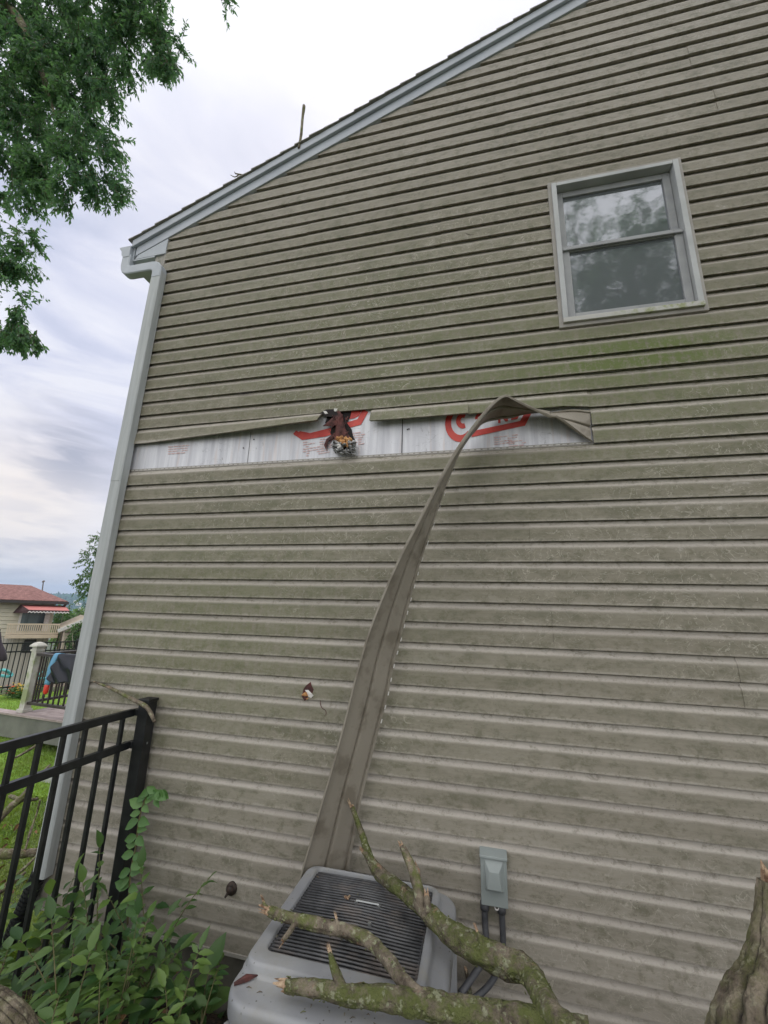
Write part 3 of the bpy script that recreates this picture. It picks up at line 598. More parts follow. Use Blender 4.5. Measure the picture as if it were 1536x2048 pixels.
# ------------------------------------------------------------ air conditioner
ac = thing('air_conditioner', 'grey square outdoor air conditioner unit with broken branches lying on its top', 'air conditioner', (-.46, -.47, 0))
AX0, AX1, AY0, AY1, AZ = -.787, -.137, -.805, -.155, .69
def rrect(x0, x1, y0, y1, r_, z, n=6):
    out = []
    for cx, cy, a0 in ((x1-r_, y1-r_, 0), (x0+r_, y1-r_, 90), (x0+r_, y0+r_, 180), (x1-r_, y0+r_, 270)):
        for k in range(n+1): a = R(a0+90*k/n); out.append((cx+r_*math.cos(a), cy+r_*math.sin(a), z))
    return out
RG = []
for ins, z, r_ in ((.0, AZ-.075, .09), (-.004, AZ-.07, .094), (-.004, AZ-.03, .094), (.004, AZ-.012, .088), (.02, AZ-.002, .075), (.035, AZ, .07), (.062, AZ+.002, .06), (.070, AZ+.005, .058), (.082, AZ+.022, .055), (.090, AZ+.026, .052), (.098, AZ+.026, .05)):
    RG.append(rrect(AX0+ins, AX1-ins, AY0+ins, AY1-ins, r_, z))
GX0, GX1, GY0, GY1 = AX0+.098+.0, AX1-.098, AY0+.098, AY1-.098
# grille opening placed where the guard sits
gx0, gx1, gy0, gy1 = -.728, -.228, -.640, -.168
def lerp_ring(z, r_, e): return rrect(gx0-e, gx1+e, gy0-e, gy1+e, r_, z)
RG = RG[:-5]
RG2 = [rrect(gx0-.047-e, gx1+.030+e, gy0-.060-e, gy1+.012+e*.5, .05+e, z) for e, z in ((.012, AZ+.0005), (.008, AZ+.002), (.003, AZ+.012), (0, AZ+.024), (-.003, AZ+.029), (-.008, AZ+.032), (-.011, AZ+.033))]+[rrect(gx0-e, gx1+e, gy0-e, gy1+e, .028, z) for e, z in ((.006, AZ+.033), (.003, AZ+.032), (0, AZ+.028), (0, AZ-.03))]
AY1 = -.12
RG = [rrect(AX0+i_, AX1-i_, AY0+i_, AY1-i_, r_, z) for i_, z, r_ in ((.004, AZ-.060, .086), (.0, AZ-.056, .09), (-.002, AZ-.052, .092), (-.002, AZ-.016, .092), (.0, AZ-.009, .09), (.004, AZ-.004, .086), (.010, AZ-.001, .080), (.016, AZ, .074), (.018, AZ, .072))]
b = MB(); b.loft(RG+RG2, True, False)
top = P('top_cover', b, M_AC, ac, smooth=50)
b = MB(); 
for i, s_ in enumerate(np.linspace(gy0+.012, gy1-.012, 30)):
    sag = .006*math.sin(math.pi*i/29)
    b.tube([(gx0-.001, s_, AZ+.018), ((gx0+gx1)/2, s_, AZ+.020+sag), (gx1+.001, s_, AZ+.018)], .0040, 6)
for x in np.linspace(gx0+.125, gx1-.125, 3)[[0, 2]]: b.tube([(x, gy0, AZ+.004), (x, (gy0+gy1)/2, AZ+.013), (x, gy1, AZ+.004)], .004, 6)
rr_ = rrect(gx0+.006, gx1-.006, gy0+.006, gy1-.006, .026, AZ+.014); b.tube(rr_+[rr_[0]], .005, 6)
P('fan_grille', b, M_GRL, ac, smooth=True)
fc = ((gx0+gx1)/2+.01, (gy0+gy1)/2+.02)
b = MB(); b.tube([(fc[0], fc[1], AZ-.12), (fc[0], fc[1], AZ-.004)], [.070, .066], 20); P('fan_motor', b, M_RUST, ac, smooth=False)
b = MB()
for k in range(3):
    a = 2*math.pi*k/3+.5; pts = []
    for r1, w1, zz in ((.07, .05, -.09), (.14, .09, -.085), (.205, .10, -.08)):
        for s_ in (-1, 1): pts.append((fc[0]+r1*math.cos(a)-s_*w1*math.sin(a), fc[1]+r1*math.sin(a)+s_*w1*math.cos(a), AZ+zz+s_*.03))
    b.add(pts+[(p[0], p[1], p[2]-.003) for p in pts], [(0, 1, 3, 2), (2, 3, 5, 4), (6, 8, 9, 7), (8, 10, 11, 9), (0, 2, 8, 6), (2, 4, 10, 8), (4, 5, 11, 10), (5, 3, 9, 11), (3, 1, 7, 9), (1, 0, 6, 7)])
P('fan_blades', b, M_ACD, ac)
for dx, dy in ((-.04, .05), (.05, .05), (.04, -.05)): b = MB(); b.tube([(fc[0]+dx, fc[1]+dy, AZ+.020), (fc[0]+dx, fc[1]+dy, AZ+.034)], .007, 8); P('motor_bolt', b, M_METAL, ac)
b = MB(); b.tube([(fc[0]-.04, fc[1]+.052, AZ+.034), (fc[0]+.05, fc[1]+.052, AZ+.034)], .004, 6); P('motor_clip', b, M_METAL, ac)
b = MB(); b.loft([rrect(AX0+.03, AX1-.03, AY0+.03, AY1-.03, .07, z) for z in (.08, AZ-.08)]); P('coil', b, M_ACD, ac)
b = MB()
for z in np.linspace(.10, AZ-.085, 17):
    rg = [rrect(AX0+.018+e, AX1-.018-e, AY0+.018+e, AY1-.018-e, .075, z+h_) for e, h_ in ((0, -.009), (0, -.004), (.014, .006), (.016, .006), (.016, .001))]
    b.loft(rg+[rg[0]], True, False)
P('louvers', b, M_AC, ac, smooth=False)
b = MB()
for x, y in ((AX0+.03, AY0+.03), (AX1-.03, AY0+.03), (AX1-.03, AY1-.03), (AX0+.03, AY1-.03)): b.box((x-.028, y-.028, .06), (x+.028, y+.028, AZ-.07))
P('corner_panel', b, M_AC, ac, bevel=.02)
b = MB(); b.loft([rrect(AX0, AX1, AY0, AY1, .09, z) for z in (.035, .09)]); P('base_pan', b, M_AC, ac)
b = MB(); b.box((AX0-.08, AY0-.08, -.06), (AX1+.08, AY1+.02, .034)); tag(b.obj('equipment_pad', M_FOUND, bevel=.01), 'grey slab under the air conditioner unit', 'slab')
b = MB(); b.box((AX1-.075, AY1-.055, AZ-.001), (AX1-.02, AY1-.05, AZ+.006))
dr_ = random.Random(41)
for k in range(16):
    c_ = (dr_.uniform(AX0+.03, AX1-.03), dr_.uniform(AY0+.02, gy0-.09)) if k < 12 else (dr_.uniform(gx0, gx1), dr_.uniform(gy0, gy1))
    zz = AZ+.001 if k < 12 else AZ+.03; a = dr_.uniform(0, 3.1); l_ = dr_.uniform(.003, .009); b = MB(); b.tube([(c_[0]-l_*math.cos(a), c_[1]-l_*math.sin(a), zz), (c_[0], c_[1], zz+.003), (c_[0]+l_*math.cos(a), c_[1]+l_*math.sin(a), zz)], [.0006, .0015, .0006], 5, bump=.4)
    P('debris', b, M_BARK2, ac)
# ------------------------------------------------------------ disconnect box + conduits
bx = thing('disconnect_box', 'grey green electrical box on the siding with two hoses running down behind the unit', 'electrical box', (.02, -.02, .62))
bx0, bx1, bz0, bz1 = -.041, .067, .640, .842
b = MB(); b.hexa([(bx0, -.07, bz0), (bx1, -.07, bz0), (bx1, -.0145, bz0), (bx0, -.0145, bz0), (bx0, -.062, bz1-.028), (bx1, -.062, bz1-.028), (bx1, -.0145, bz1-.028), (bx0, -.0145, bz1-.028)]); P('enclosure', b, M_BOX, bx, bevel=.003)
b = MB(); b.hexa([(bx0-.003, -.072, bz1-.034), (bx1+.003, -.072, bz1-.034), (bx1+.003, -.016, bz1-.030), (bx0-.003, -.016, bz1-.030), (bx0-.003, -.071, bz1-.024), (bx1+.003, -.071, bz1-.024), (bx1+.003, -.016, bz1-.012), (bx0-.003, -.016, bz1-.012)]); P('rain_hood', b, M_BOX, bx, bevel=.002)
b = MB(); a = [(bx0+.016, -.0675, bz0+.055), (bx1-.014, -.0675, bz0+.055), (bx1-.014, -.0625, bz1-.040), (bx0+.016, -.0625, bz1-.040)]; c_ = [(bx0+.026, -.092, bz0+.068), (bx1-.024, -.092, bz0+.068), (bx1-.034, -.084, bz1-.075), (bx0+.036, -.084, bz1-.075)]
b.add(a+c_, [(4, 5, 6, 7), (0, 1, 5, 4), (1, 2, 6, 5), (2, 3, 7, 6), (3, 0, 4, 7)]); P('raised_panel', b, M_BOX, bx, bevel=.002)
b = MB(); q = Vector(((bx0+bx1)/2+.008, -.06, bz0-.006)); ri = [q+Vector((.0075*math.cos(t), 0, .0075*math.sin(t))) for t in np.linspace(0, 6.283, 13)]; b.tube(ri, .0028, 6); P('hasp_ring', b, M_TEARW, bx, smooth=True)
for k, pts in enumerate(([(-.028, -.045, .645), (-.028, -.045, .56), (-.026, -.05, .50), (-.045, -.06, .44), (-.08, -.08, .40), (-.13, -.12, .36)], [(.040, -.045, .645), (.042, -.045, .56), (.040, -.05, .50), (.02, -.06, .43), (-.03, -.08, .37), (-.13, -.13, .32)])):
    b = MB(); b.tube(pts, .013 if k == 0 else .012, 10, sub=6); b.tube([(pts[0][0], pts[0][1], .641), (pts[0][0], pts[0][1], .612)], .018, 10); P('conduit', b, M_COND, bx, smooth=True)
# ------------------------------------------------------------ black metal fence by the wall
FX = -1.87
fn = thing('metal_fence', 'black metal picket fence ending in a square post against the siding', 'fence', (FX, -.1, 0))
b = MB(); b.box((FX+.032, -.112, -.1), (FX+.096, -.048, 1.300)); post = P('post', b, M_BLACK, fn, bevel=.003)
b = MB(); b.box((FX+.028, -.116, 1.300), (FX+.100, -.044, 1.315)); b.loft([[(FX+.028, -.116, 1.3151), (FX+.100, -.116, 1.3151), (FX+.100, -.044, 1.3151), (FX+.028, -.044, 1.3151)], [(FX+.062, -.082, 1.323), (FX+.066, -.082, 1.323), (FX+.066, -.078, 1.323), (FX+.062, -.078, 1.323)]]); P('post_cap', b, M_BLACK, post, bevel=.002)
for z in (1.264, 1.104, .18):
    b = MB(); b.box((FX-.008, -2.35, z-.036), (FX+.018, -.113, z)); b.box((FX-.006, -.1125, z-.034), (FX+.031, -.08, z-.002)); P('rail', b, M_BLACK, fn, bevel=.002)
k = 0; y = -.175
while y > -2.3:
    b = MB(); b.box((FX-.003, y-.009, .05), (FX+.0135, y+.009, 1.262)); P('picket', b, M_BLACK, fn); y -= .108
b = MB(); b.box((FX+.0965, -.085, 1.09), (FX+.0985, -.077, 1.10)); P('screw', b, M_METAL, fn)
# ------------------------------------------------------------ branches
def limb(name, label, cat, pts, m, parent=None, tip=None, **k):
    """pts: (px,py,distance,radius in px)"""
    q = [Dp(a, b_, d) for a, b_, d, r_ in pts]; rs = [r_*d/FPX for a, b_, d, r_ in pts]
    mb = MB(); mb.tube(q, [r_*.86 for r_ in rs], 20, k.get('bump', .26), seed=k.get('seed', 1), sub=10, bf=k.get('bf', 16))
    o = mb.obj(name, m, parent, smooth=True)
    if label: tag(o, label, cat, k.get('group'))
    return o, q, rs
def brokenend(q, rs, parent, end=0, L=.02, seed=1):
    L = L*1.2; rs = [x*.9 for x in rs]
    r_ = random.Random(seed); a = Vector(q[end]); d = (a-Vector(q[1] if end == 0 else q[-2])).normalized(); mb = MB(); r0 = rs[end]*.9
    s_ = d.orthogonal().normalized(); t_ = d.cross(s_)
    n = 18; ring0 = [a-d*.004+(s_*math.cos(6.283*i/n)+t_*math.sin(6.283*i/n))*r0*1.03 for i in range(n)]; ring1 = [a+d*L*(r_.uniform(.0, .5)+(1.3 if r_.random() < .3 else 0))+(s_*math.cos(6.283*i/n)+t_*math.sin(6.283*i/n))*r0*r_.uniform(.7, .95) for i in range(n)]; ring2 = [a+d*L*r_.uniform(-.3, .5)+(s_*math.cos(6.283*i/n)+t_*math.sin(6.283*i/n))*r0*.3 for i in range(n)]
    mb.loft([ring0, ring1, ring2]); return mb.obj('broken_end', M_WOOD, parent)
def twig(parent, pts, m, name='side_twig', seed=1, broken=True):
    o, q, rs = limb(name, None, None, pts, m, parent, seed=seed)
    if broken: brokenend(q, rs, parent, -1, .012, seed)
    return o
def lichen(parent, q, rs, n, seed):
    r_ = random.Random(seed); mb = MB()
    for _ in range(n):
        i = r_.randrange(len(q)-1); t = r_.random(); p = Vector(q[i])*(1-t)+Vector(q[i+1])*t; ra = rs[i]*(1-t)+rs[i+1]*t
        d = (Vector(q[i+1])-Vector(q[i])).normalized(); u = rv(r_); u = (u-d*u.dot(d)).normalized(); s_ = r_.uniform(.002, .006); c_ = p+u*ra*.84; w_ = d.cross(u)
        ring = [c_+(d*math.cos(a)+w_*math.sin(a))*s_*r_.uniform(.6, 1.3)+u*r_.uniform(-.001, .003) for a in np.linspace(0, 6.28, 7)[:-1]]
        mb.add(ring+[c_+u*.004], [(k, (k+1) % 6, 6) for k in range(6)], r_.random())
    return mb.obj('moss', M_MOSS, parent)
M_MOSS = leafmat('moss_tuft', (.07, .085, .02), (.19, .20, .09), (.12, .12, .05), .05)
def dz(x, y, z): return float((Zp(x, y, z)-CAM) @ WW)
def dy(x, y, v): return float((Yp(x, y, v)-CAM) @ WW)
def lz(*pp): return [(x, y, dz(x, y, z) if z > 0 else dy(x, y, z), r_) for x, y, z, r_ in pp]
# the big forked limb lying over the back of the unit
o1, q, rs = limb('fallen_branch', 'thick mossy branch slanting from the torn strip over the right side of the air conditioner', 'branch',
 lz((704, 1614, -.150, 5), (722, 1662, -.175, 7), (738, 1715, -.21, 9), (760, 1748, -.24, 13), (800, 1778, .78, 15), (850, 1822, .775, 18), (905, 1868, .77, 23), (950, 1898, .77, 27), (1005, 1922, .77, 28), (1055, 1945, .77, 28), (1085, 1990, .77, 28), (1105, 2035, .77, 32), (1150, 2090, .77, 40)), M_BARK, seed=2, group='branches fallen on the unit')
brokenend(q, rs, o1, 0, .02, 3); lichen(o1, q[5:], rs[5:], 150, 4)
twig(o1, lz((846, 1820, .78, 14), (838, 1782, .83, 13), (824, 1740, .87, 11), (812, 1710, .90, 9), (804, 1692, .92, 6)), M_BARK2, 'side_branch', 5)
twig(o1, lz((834, 1770, .84, 8), (835, 1745, .86, 7), (831, 1735, .87, 6)), M_BARK2, seed=6)
twig(o1, lz((856, 1824, .79, 8), (854, 1800, .82, 7), (853, 1791, .83, 6)), M_BARK2, seed=7)
twig(o1, lz((742, 1724, -.215, 6), (732, 1710, -.23, 5), (725, 1702, -.24, 4)), M_BARK2, seed=8)
twig(o1, lz((966, 1897, .79, 8), (960, 1878, .81, 6), (955, 1864, .82, 3)), M_BARK, seed=9)
# the front limb with its fork
o2, q, rs = limb('fallen_branch', 'mossy branch lying across the front of the air conditioner top, one fork reaching left', 'branch',
 lz((572, 1971, .73, 13), (620, 1976, .735, 15), (680, 1986, .74, 18), (760, 1996, .745, 21), (840, 2006, .75, 25), (920, 2022, .75, 27), (1000, 2034, .75, 27), (1080, 2048, .75, 28), (1180, 2075, .75, 30)), M_BARK, seed=11, group='branches fallen on the unit')
brokenend(q, rs, o2, 0, .02, 5); lichen(o2, q, rs, 170, 9)
sb, q, rs = limb('side_branch', None, None, lz((842, 2000, .76, 17), (812, 1970, .765, 15), (780, 1925, .77, 14), (745, 1888, .77, 14), (705, 1866, .77, 14), (650, 1852, .77, 13), (600, 1840, .77, 12), (560, 1830, .775, 11), (538, 1822, .78, 9)), M_BARK2, o2, seed=12)
brokenend(q, rs, sb, -1, .02, 6); lichen(sb, q, rs, 60, 12)
twig(sb, lz((538, 1824, .78, 5), (530, 1812, .79, 4), (527, 1803, .80, 3)), M_BARK2, seed=14)
twig(o2, lz((686, 1988, .74, 13), (678, 1962, .76, 11), (668, 1932, .78, 9), (660, 1905, .80, 5)), M_BARK, 'side_branch', 15)
twig(sb, lz((594, 1840, .77, 7), (580, 1862, .755, 6), (566, 1880, .74, 5)), M_BARK2, seed=16)
twig(sb, lz((679, 1862, .775, 5), (676, 1850, .785, 4), (673, 1838, .795, 3)), M_BARK2, seed=17)
# small pieces
def stick(label, pts, m=M_BARK2, seed=1, group=None, name='stick', cat='stick'):
    o, q, rs = limb(name, label, cat, pts, m, None, seed=seed, group=group); brokenend(q, rs, o, 0, .006, seed); return o
stick('thin brown twig standing behind the right corner of the air conditioner', lz((932, 1940, -.06, 4), (938, 1975, -.07, 5), (945, 2020, -.08, 6), (950, 2060, -.08, 6)), seed=21)
b = MB(); a, c_ = Vector(Zp(468, 1968, AZ+.004)), Vector(Zp(517, 1950, AZ+.008)); b.tube([a, a.lerp(c_, .5)+Vector((0, 0, .004)), c_], [.004, .008, .001], 8, bump=.4); tag(b.obj('bark_sliver', M_TORN), 'dark red brown sliver of bark on the left front corner of the unit', 'bark')
b = MB(); b.tube([Zp(690, 1794, AZ+.031), Zp(696, 1796, AZ+.035), Zp(699, 1792, AZ+.031)], [.005, .007, .004], 7, bump=.3); tag(b.obj('wood_chip', M_WOOD), 'pale wood chip on the fan grille', 'chip')
stick('lichen covered stick leaning over the top of the black fence post', lz((190, 1364, -.03, 2), (225, 1378, -.05, 3.5), (260, 1396, -.10, 4), (290, 1412, -.14, 4.5), (302, 1428, -.15, 4), (309, 1444, -.15, 3.5)), M_BARK2, 23)
rp = Yp(598, 292, -.06); b = MB(); dz_ = Yp(608, 212, -.04)
b.tube([rp-np.array([0, 0, .02]), rp*.7+dz_*.3+np.array([.006, 0, 0]), rp*.3+dz_*.7, dz_], [.009, .010, .010, .013], 8, bump=.2, sub=4); tag(b.obj('stick', M_BARK2), 'straight bare stick poking up from the sloping roof edge', 'stick')
b = MB(); e0 = Yp(492, 352, -.04); b.tube([e0, Yp(480, 349, -.05), Yp(470, 347, -.06)], [.007, .006, .004], 7, sub=3); b.tube([Yp(478, 349, -.05), Yp(470, 354, -.05), Yp(461, 350, -.05)], [.005, .004, .002], 6, sub=3); b.tube([Yp(472, 348, -.06), Yp(469, 344, -.06)], .003, 5)
tag(b.obj('stick', M_BARK2), 'short forked twig lying on the lower roof edge', 'stick')
# right foreground log
def logm(name, label, cat, pts, seed):
    q = [Dp(a, b_, d) for a, b_, d, r_ in pts]; rs = [r_*d/FPX for a, b_, d, r_ in pts]
    mb = MB(); mb.tube(q, rs, 200, .06, seed=seed, sub=34, bf=7, ridge=.14); o = mb.obj(name, M_LOG, None, smooth=True); tag(o, label, cat); return o, q, rs
lg, q, rs = logm('broken_trunk', 'thick furrowed mossy trunk piece with a splintered top in the right corner', 'tree trunk', [(1556, 1766, 1.14, 33), (1578, 1850, 1.10, 58), (1590, 1920, 1.06, 72), (1600, 2000, 1.02, 98), (1604, 2090, .98, 132), (1606, 2200, .96, 160)], 31)
brokenend(q, rs, lg, 0, .022, 31)
lg2, q, rs = logm('mossy_log', 'curved bark covered log in the left corner among the leaves', 'log', [(-190, 2000, 1.1, 26), (-90, 1995, 1.08, 28), (-10, 2022, 1.05, 30), (35, 2075, 1.02, 32), (60, 2160, 1.0, 34)], 33)
# ------------------------------------------------------------ undergrowth
def plant(name, label, cat, base, tip, nleaf, L, W, seed, m=M_LEAF, serr=False, sag=.1, group=None, nst=1, tonehi=1., spread=.15, comp=False):
    r_ = random.Random(seed); root = thing(name, label, cat, tuple(base), group); st = MB(); lf = MB(); base = Vector(base)
    for s in range(nst):
        tp = Vector(tip)+rv(r_)*spread*(s > 0); mid = base.lerp(tp, .55)+Vector((0, 0, sag))+rv(r_)*.02
        pts = []
        for k in range(13):
            t = k/12; pts.append(base*(1-t)**2+mid*2*t*(1-t)+tp*t*t)
        st.tube(pts, [.0032*(1-.7*k/12) for k in range(13)], 6)
        for k in range(nleaf):
            t = .18+.82*(k+.5)/nleaf; i = min(11, int(t*12)); p = pts[i].lerp(pts[i+1], t*12-i); d = (pts[i+1]-pts[i]).normalized()
            side = d.cross(Vector((0, 0, 1))); side = side.normalized() if side.length > .05 else Vector((1, 0, 0))
            side = Matrix.Rotation(r_.uniform(-.7, .7), 3, d) @ side
            for sg in ((-1, 1) if not comp or 1 else (1,)):
                dd = (side*sg*1.0+d*.5+Vector((0, 0, -.25))+rv(r_)*.3).normalized(); sc = r_.choice((.45, .65, .85, 1., 1.15))*r_.uniform(.8, 1.1)*(1-.35*t)
                leaf(lf, p, dd, Vector((0, -.25, 1))+rv(r_)*.35, L*sc, W*sc, r_.random()*tonehi, serr=serr, droop=r_.uniform(.05, .4))
        leaf(lf, tp, (pts[-1]-pts[-2]).normalized()+rv(r_)*.2, Vector((0, -.2, 1)), L*.9, W*.9, r_.random()*tonehi, serr=serr)
    st.obj('stem', M_STEM, root, smooth=True); lf.obj('leaves', m, root, smooth=60)
# vine climbing the post
vb = thing('climbing_vine', 'green vine with oval leaves climbing the black fence post', 'vine', (FX+.06, -.13, .1)); st = MB(); lf = MB(); vr = random.Random(4)
vp = [Yp(*q_, -.15) for q_ in ((255, 1850), (258, 1790), (262, 1740), (272, 1690), (278, 1640), (290, 1600), (302, 1580), (318, 1588))]
st.tube(vp, [.004]*7+[.002], 6, sub=6); vp = cr([Vector(p) for p in vp], 3)
for k, p in enumerate(vp[1:]):
    for sg in ((-1, 1) if k % 2 else (1-2*(k % 4 == 0),)):
        s_ = vr.uniform(.7, 1.15); leaf(lf, p, Vector((sg*.9, -.3, vr.uniform(-.6, .4))), Vector((vr.uniform(-.4, .4), -1, .5)), .072*s_, .046*s_, vr.random(), droop=.2)
for k in range(7): leaf(lf, vp[-1]+Vector(rv(vr))*.02, Vector((vr.uniform(-.4, 1), -.3, vr.uniform(-.9, .2))), Vector((0, -1, .4)), .055, .034, vr.random(), serr=True)
st.obj('stem', M_STEM, vb, smooth=True); lf.obj('leaves', M_LEAF2, vb, smooth=60)
UG = [  # label bits, base px (on soil), tip px + distance
 ('arching seedling with paired leaves reaching right over the siding', (300, 1960, 1.75), (415, 1762, 1.72), 9, .075, .030, True),
 ('leafy stem with oval leaves in front of the downspout foot', (60, 1990, 1.75), (100, 1790, 1.80), 6, .095, .050, False),
 ('spray of oval leaves between the downspout and the fence post', (190, 1980, 1.7), (165, 1765, 1.75), 6, .085, .042, False),
 ('bushy stem of broad leaves at the foot of the fence post', (300, 2000, 1.7), (215, 1790, 1.7), 7, .09, .050, True),
 ('low spreading plant with toothed leaves below the siding edge', (250, 2080, 1.6), (345, 1905, 1.68), 8, .10, .05, True),
 ('dark broad leaved seedling beside the left side of the unit', (400, 2080, 1.65), (420, 1940, 1.72), 4, .13, .085, False),
 ('small bright seedling next to the unit corner', (400, 2060, 1.6), (440, 1925, 1.75), 6, .06, .035, True),
 ('drooping leafy stem in front of the lower pickets', (150, 2100, 1.4), (40, 1880, 1.55), 8, .09, .042, False),
 ('leaning stem with long leaves behind the mossy log', (120, 2120, 1.3), (150, 1880, 1.5), 9, .085, .040, False),
 ('fern like plant with toothed leaflets in the middle of the weeds', (220, 2100, 1.4), (270, 1880, 1.55), 10, .08, .036, True),
 ('tangled weed in the bottom of the leafy patch', (200, 2200, 1.25), (200, 1960, 1.4), 9, .085, .042, True),
 ('weed with narrow leaves beside the dark soil', (330, 2150, 1.4), (330, 1975, 1.5), 8, .08, .035, True),
 ('weed with folded leaves just right of the mossy log', (80, 2200, 1.2), (120, 1990, 1.35), 9, .075, .036, False),
 ('straggling stem with oval leaves crossing the left pickets', (-40, 2050, 1.6), (15, 1900, 1.75), 7, .085, .045, False)]
for k, (lb, bp, tp, n_, L_, W_, se) in enumerate(UG):
    plant('weed', lb, 'plant', Dp(*bp), Dp(*tp), n_, L_, W_, 40+k, serr=se, nst=(1, 3, 2, 3, 3, 2, 2, 2, 3, 3, 3, 3, 2, 2)[k], sag=.06, group='weeds growing below the fence', spread=.13)
# ground cover under them
g = MB(); r_ = random.Random(9)
for _ in range(1500):
    x, y = r_.uniform(-3.0, -.86), r_.uniform(-1.25, -.03); 
    if x > -1.25 and r_.random() < .6: continue
    z = gz(x, y)+.02+r_.random()**1.6*.42*(1 if x < -1.3 else .5)
    d = rv(r_); d.z = abs(d.z)*.4-.1; s_ = r_.uniform(.6, 1.2); leaf(g, (x, y, z), d, Vector((0, -.3, 1))+rv(r_)*.5, .075*s_, .034*s_, r_.random()*.75, serr=r_.random() < .5, droop=r_.uniform(.1, .5))
tag(g.obj('ground_cover', M_LEAF, smooth=60), 'dense low weeds covering the soil below the fence and siding', 'weeds', kind='stuff')
M_DEAD = mat('dead_leaf', rough=.9, build=varied((.10, .05, .025), (.26, .15, .07), 12))
g = MB(); r_ = random.Random(19)
for _ in range(420):
    x, y = r_.uniform(-4.8, -.9), r_.uniform(-1.2, 1.8)
    if x > -2.45 and y > -.05: continue
    z = gz(x, y)+r_.uniform(.03, .09)+(.12*r_.random() if x > -2.4 else 0); d = rv(r_); d.z *= .3; leaf(g, (x, y, z), d, Vector((0, 0, 1))+rv(r_)*.6, r_.uniform(.04, .08), r_.uniform(.02, .04), r_.random(), serr=True, fold=.5, droop=.5)
tag(g.obj('leaf_litter', M_DEAD), 'curled brown dead leaves scattered among the weeds and grass', 'leaf litter', kind='stuff')
# ------------------------------------------------------------ grass
g = MB(); r_ = random.Random(11); cnt = 0
while cnt < 42000:
    d = 1.9+r_.random()**1.3*6.5; px = r_.uniform(-60, 175); py = 1500
    v = ray(px, py); hx, hy = v[0], v[1]; s_ = 1/math.hypot(hx, hy); x, y = CAM[0]+hx*s_*d, CAM[1]+hy*s_*d
    cnt += 1
    if x > -2.45 and y > -.05: continue
    z = gz(x, y)-.01; h_ = r_.uniform(.03, .085)*(1.1 if mnoise.noise(Vector((x*2, y*2, 0))) > 0 else .7); a = r_.uniform(0, 6.28); w_ = r_.uniform(.003, .006)
    l1 = Vector((r_.uniform(-1, 1), r_.uniform(-1, 1), 0))*h_*.8; p = Vector((x, y, z)); s1 = Vector((math.cos(a), math.sin(a), 0))*w_
    g.add([p-s1, p+s1, p+l1*.4+s1*.8+Vector((0, 0, h_*.6)), p+l1*.4-s1*.8+Vector((0, 0, h_*.6)), p+l1+Vector((0, 0, h_*.85))], [(0, 1, 2, 3), (3, 2, 4)], r_.random())
tag(g.obj('grass', M_GRASS), 'uneven green grass with weeds left of the house', 'grass', kind='stuff')
g = MB()
for _ in range(24000):
    d = r_.uniform(6.5, 15.3); px = r_.uniform(-80, 200); v = ray(px, 1400); s_ = 1/math.hypot(v[0], v[1]); x, y = CAM[0]+v[0]*s_*d, CAM[1]+v[1]*s_*d
    if x > -2.5: continue
    z = gz(x, y)+.02; h_ = r_.uniform(.03, .06); w_ = .008; a = r_.uniform(0, 6.28); s1 = Vector((math.cos(a), math.sin(a), 0))*w_; p = Vector((x, y, z)); l1 = Vector((r_.uniform(-1, 1), r_.uniform(-1, 1), 0))*h_*.6
    g.add([p-s1, p+s1, p+l1+Vector((0, 0, h_))], [(0, 1, 2)], .4+.6*r_.random())
tag(g.obj('lawn_grass', M_GRASS), 'short bright green mown lawn beyond the deck', 'grass', kind='stuff')
for k, (lb, pts) in enumerate((
 ('fallen limb lying in the grass, lowest between the left pickets', [(-40, 1700, 3.2, 9), (20, 1708, 3.2, 9), (75, 1705, 3.3, 8), (100, 1700, 3.3, 7)]),
 ('reddish fallen branch slanting up through the grass', [(-10, 1650, 3.6, 7), (20, 1615, 3.7, 7), (50, 1590, 3.8, 8), (62, 1570, 3.9, 5)]),
 ('pale stripped stick lying in the grass under the deck', [(30, 1516, 5.3, 2), (55, 1502, 5.4, 3), (74, 1490, 5.5, 3)]),
 ('thin curved stick standing in the grass beside the downspout', [(50, 1700, 3.0, 2), (62, 1660, 3.1, 2.5), (74, 1625, 3.2, 2), (80, 1600, 3.2, 2)]),
 ('long bare stick low in the grass at the left', [(-20, 1800, 2.6, 4), (20, 1770, 2.7, 4), (50, 1745, 2.8, 3)]),
 ('grey stick beside the foot of the downspout', [(10, 1770, 2.6, 3), (50, 1735, 2.7, 3), (85, 1700, 2.8, 2)]),
 ('short brown stick near the stepping slab', [(20, 1592, 4.1, 4), (45, 1600, 4.0, 4), (75, 1598, 4.1, 3)]),
 ('knobbly stick lying near the slab', [(60, 1562, 4.3, 3), (85, 1545, 4.4, 3), (100, 1530, 4.5, 2)]))):
    stick(lb, pts, M_BARK2, 60+k, 'sticks scattered in the grass', 'fallen_stick')
# ------------------------------------------------------------ deck
DZ = .12
M_DECK = mat('composite_decking', rough=.8, build=varied((.30, .24, .23), (.40, .33, .32), 8), bump=(40, .3, .003))
M_DTRIM = mat('deck_fascia', rough=.8, build=varied((.13, .13, .115), (.19, .19, .17), 3))
M_POST = mat('post_sleeve', rough=.7, build=varied((.46, .45, .40), (.60, .58, .53), 5, c3=(.30, .34, .18), s3=4))
M_BRN = mat('bronze_rail', rough=.45, build=varied((.028, .022, .02), (.05, .04, .036), 9))
dp = Zp(48, 1424, DZ); ea = Zp(-2, 1428, DZ); eb = Zp(140, 1449, DZ)
e1 = Vector((eb-ea)).normalized(); e1.z = 0; e1.normalize(); e2 = Vector((-e1.y, e1.x, 0))
if e2.y < 0: e2 = -e2
dO = Vector((dp[0], dp[1], DZ))
def dk(u, v, z=0): return dO+e1*u+e2*v+Vector((0, 0, z))
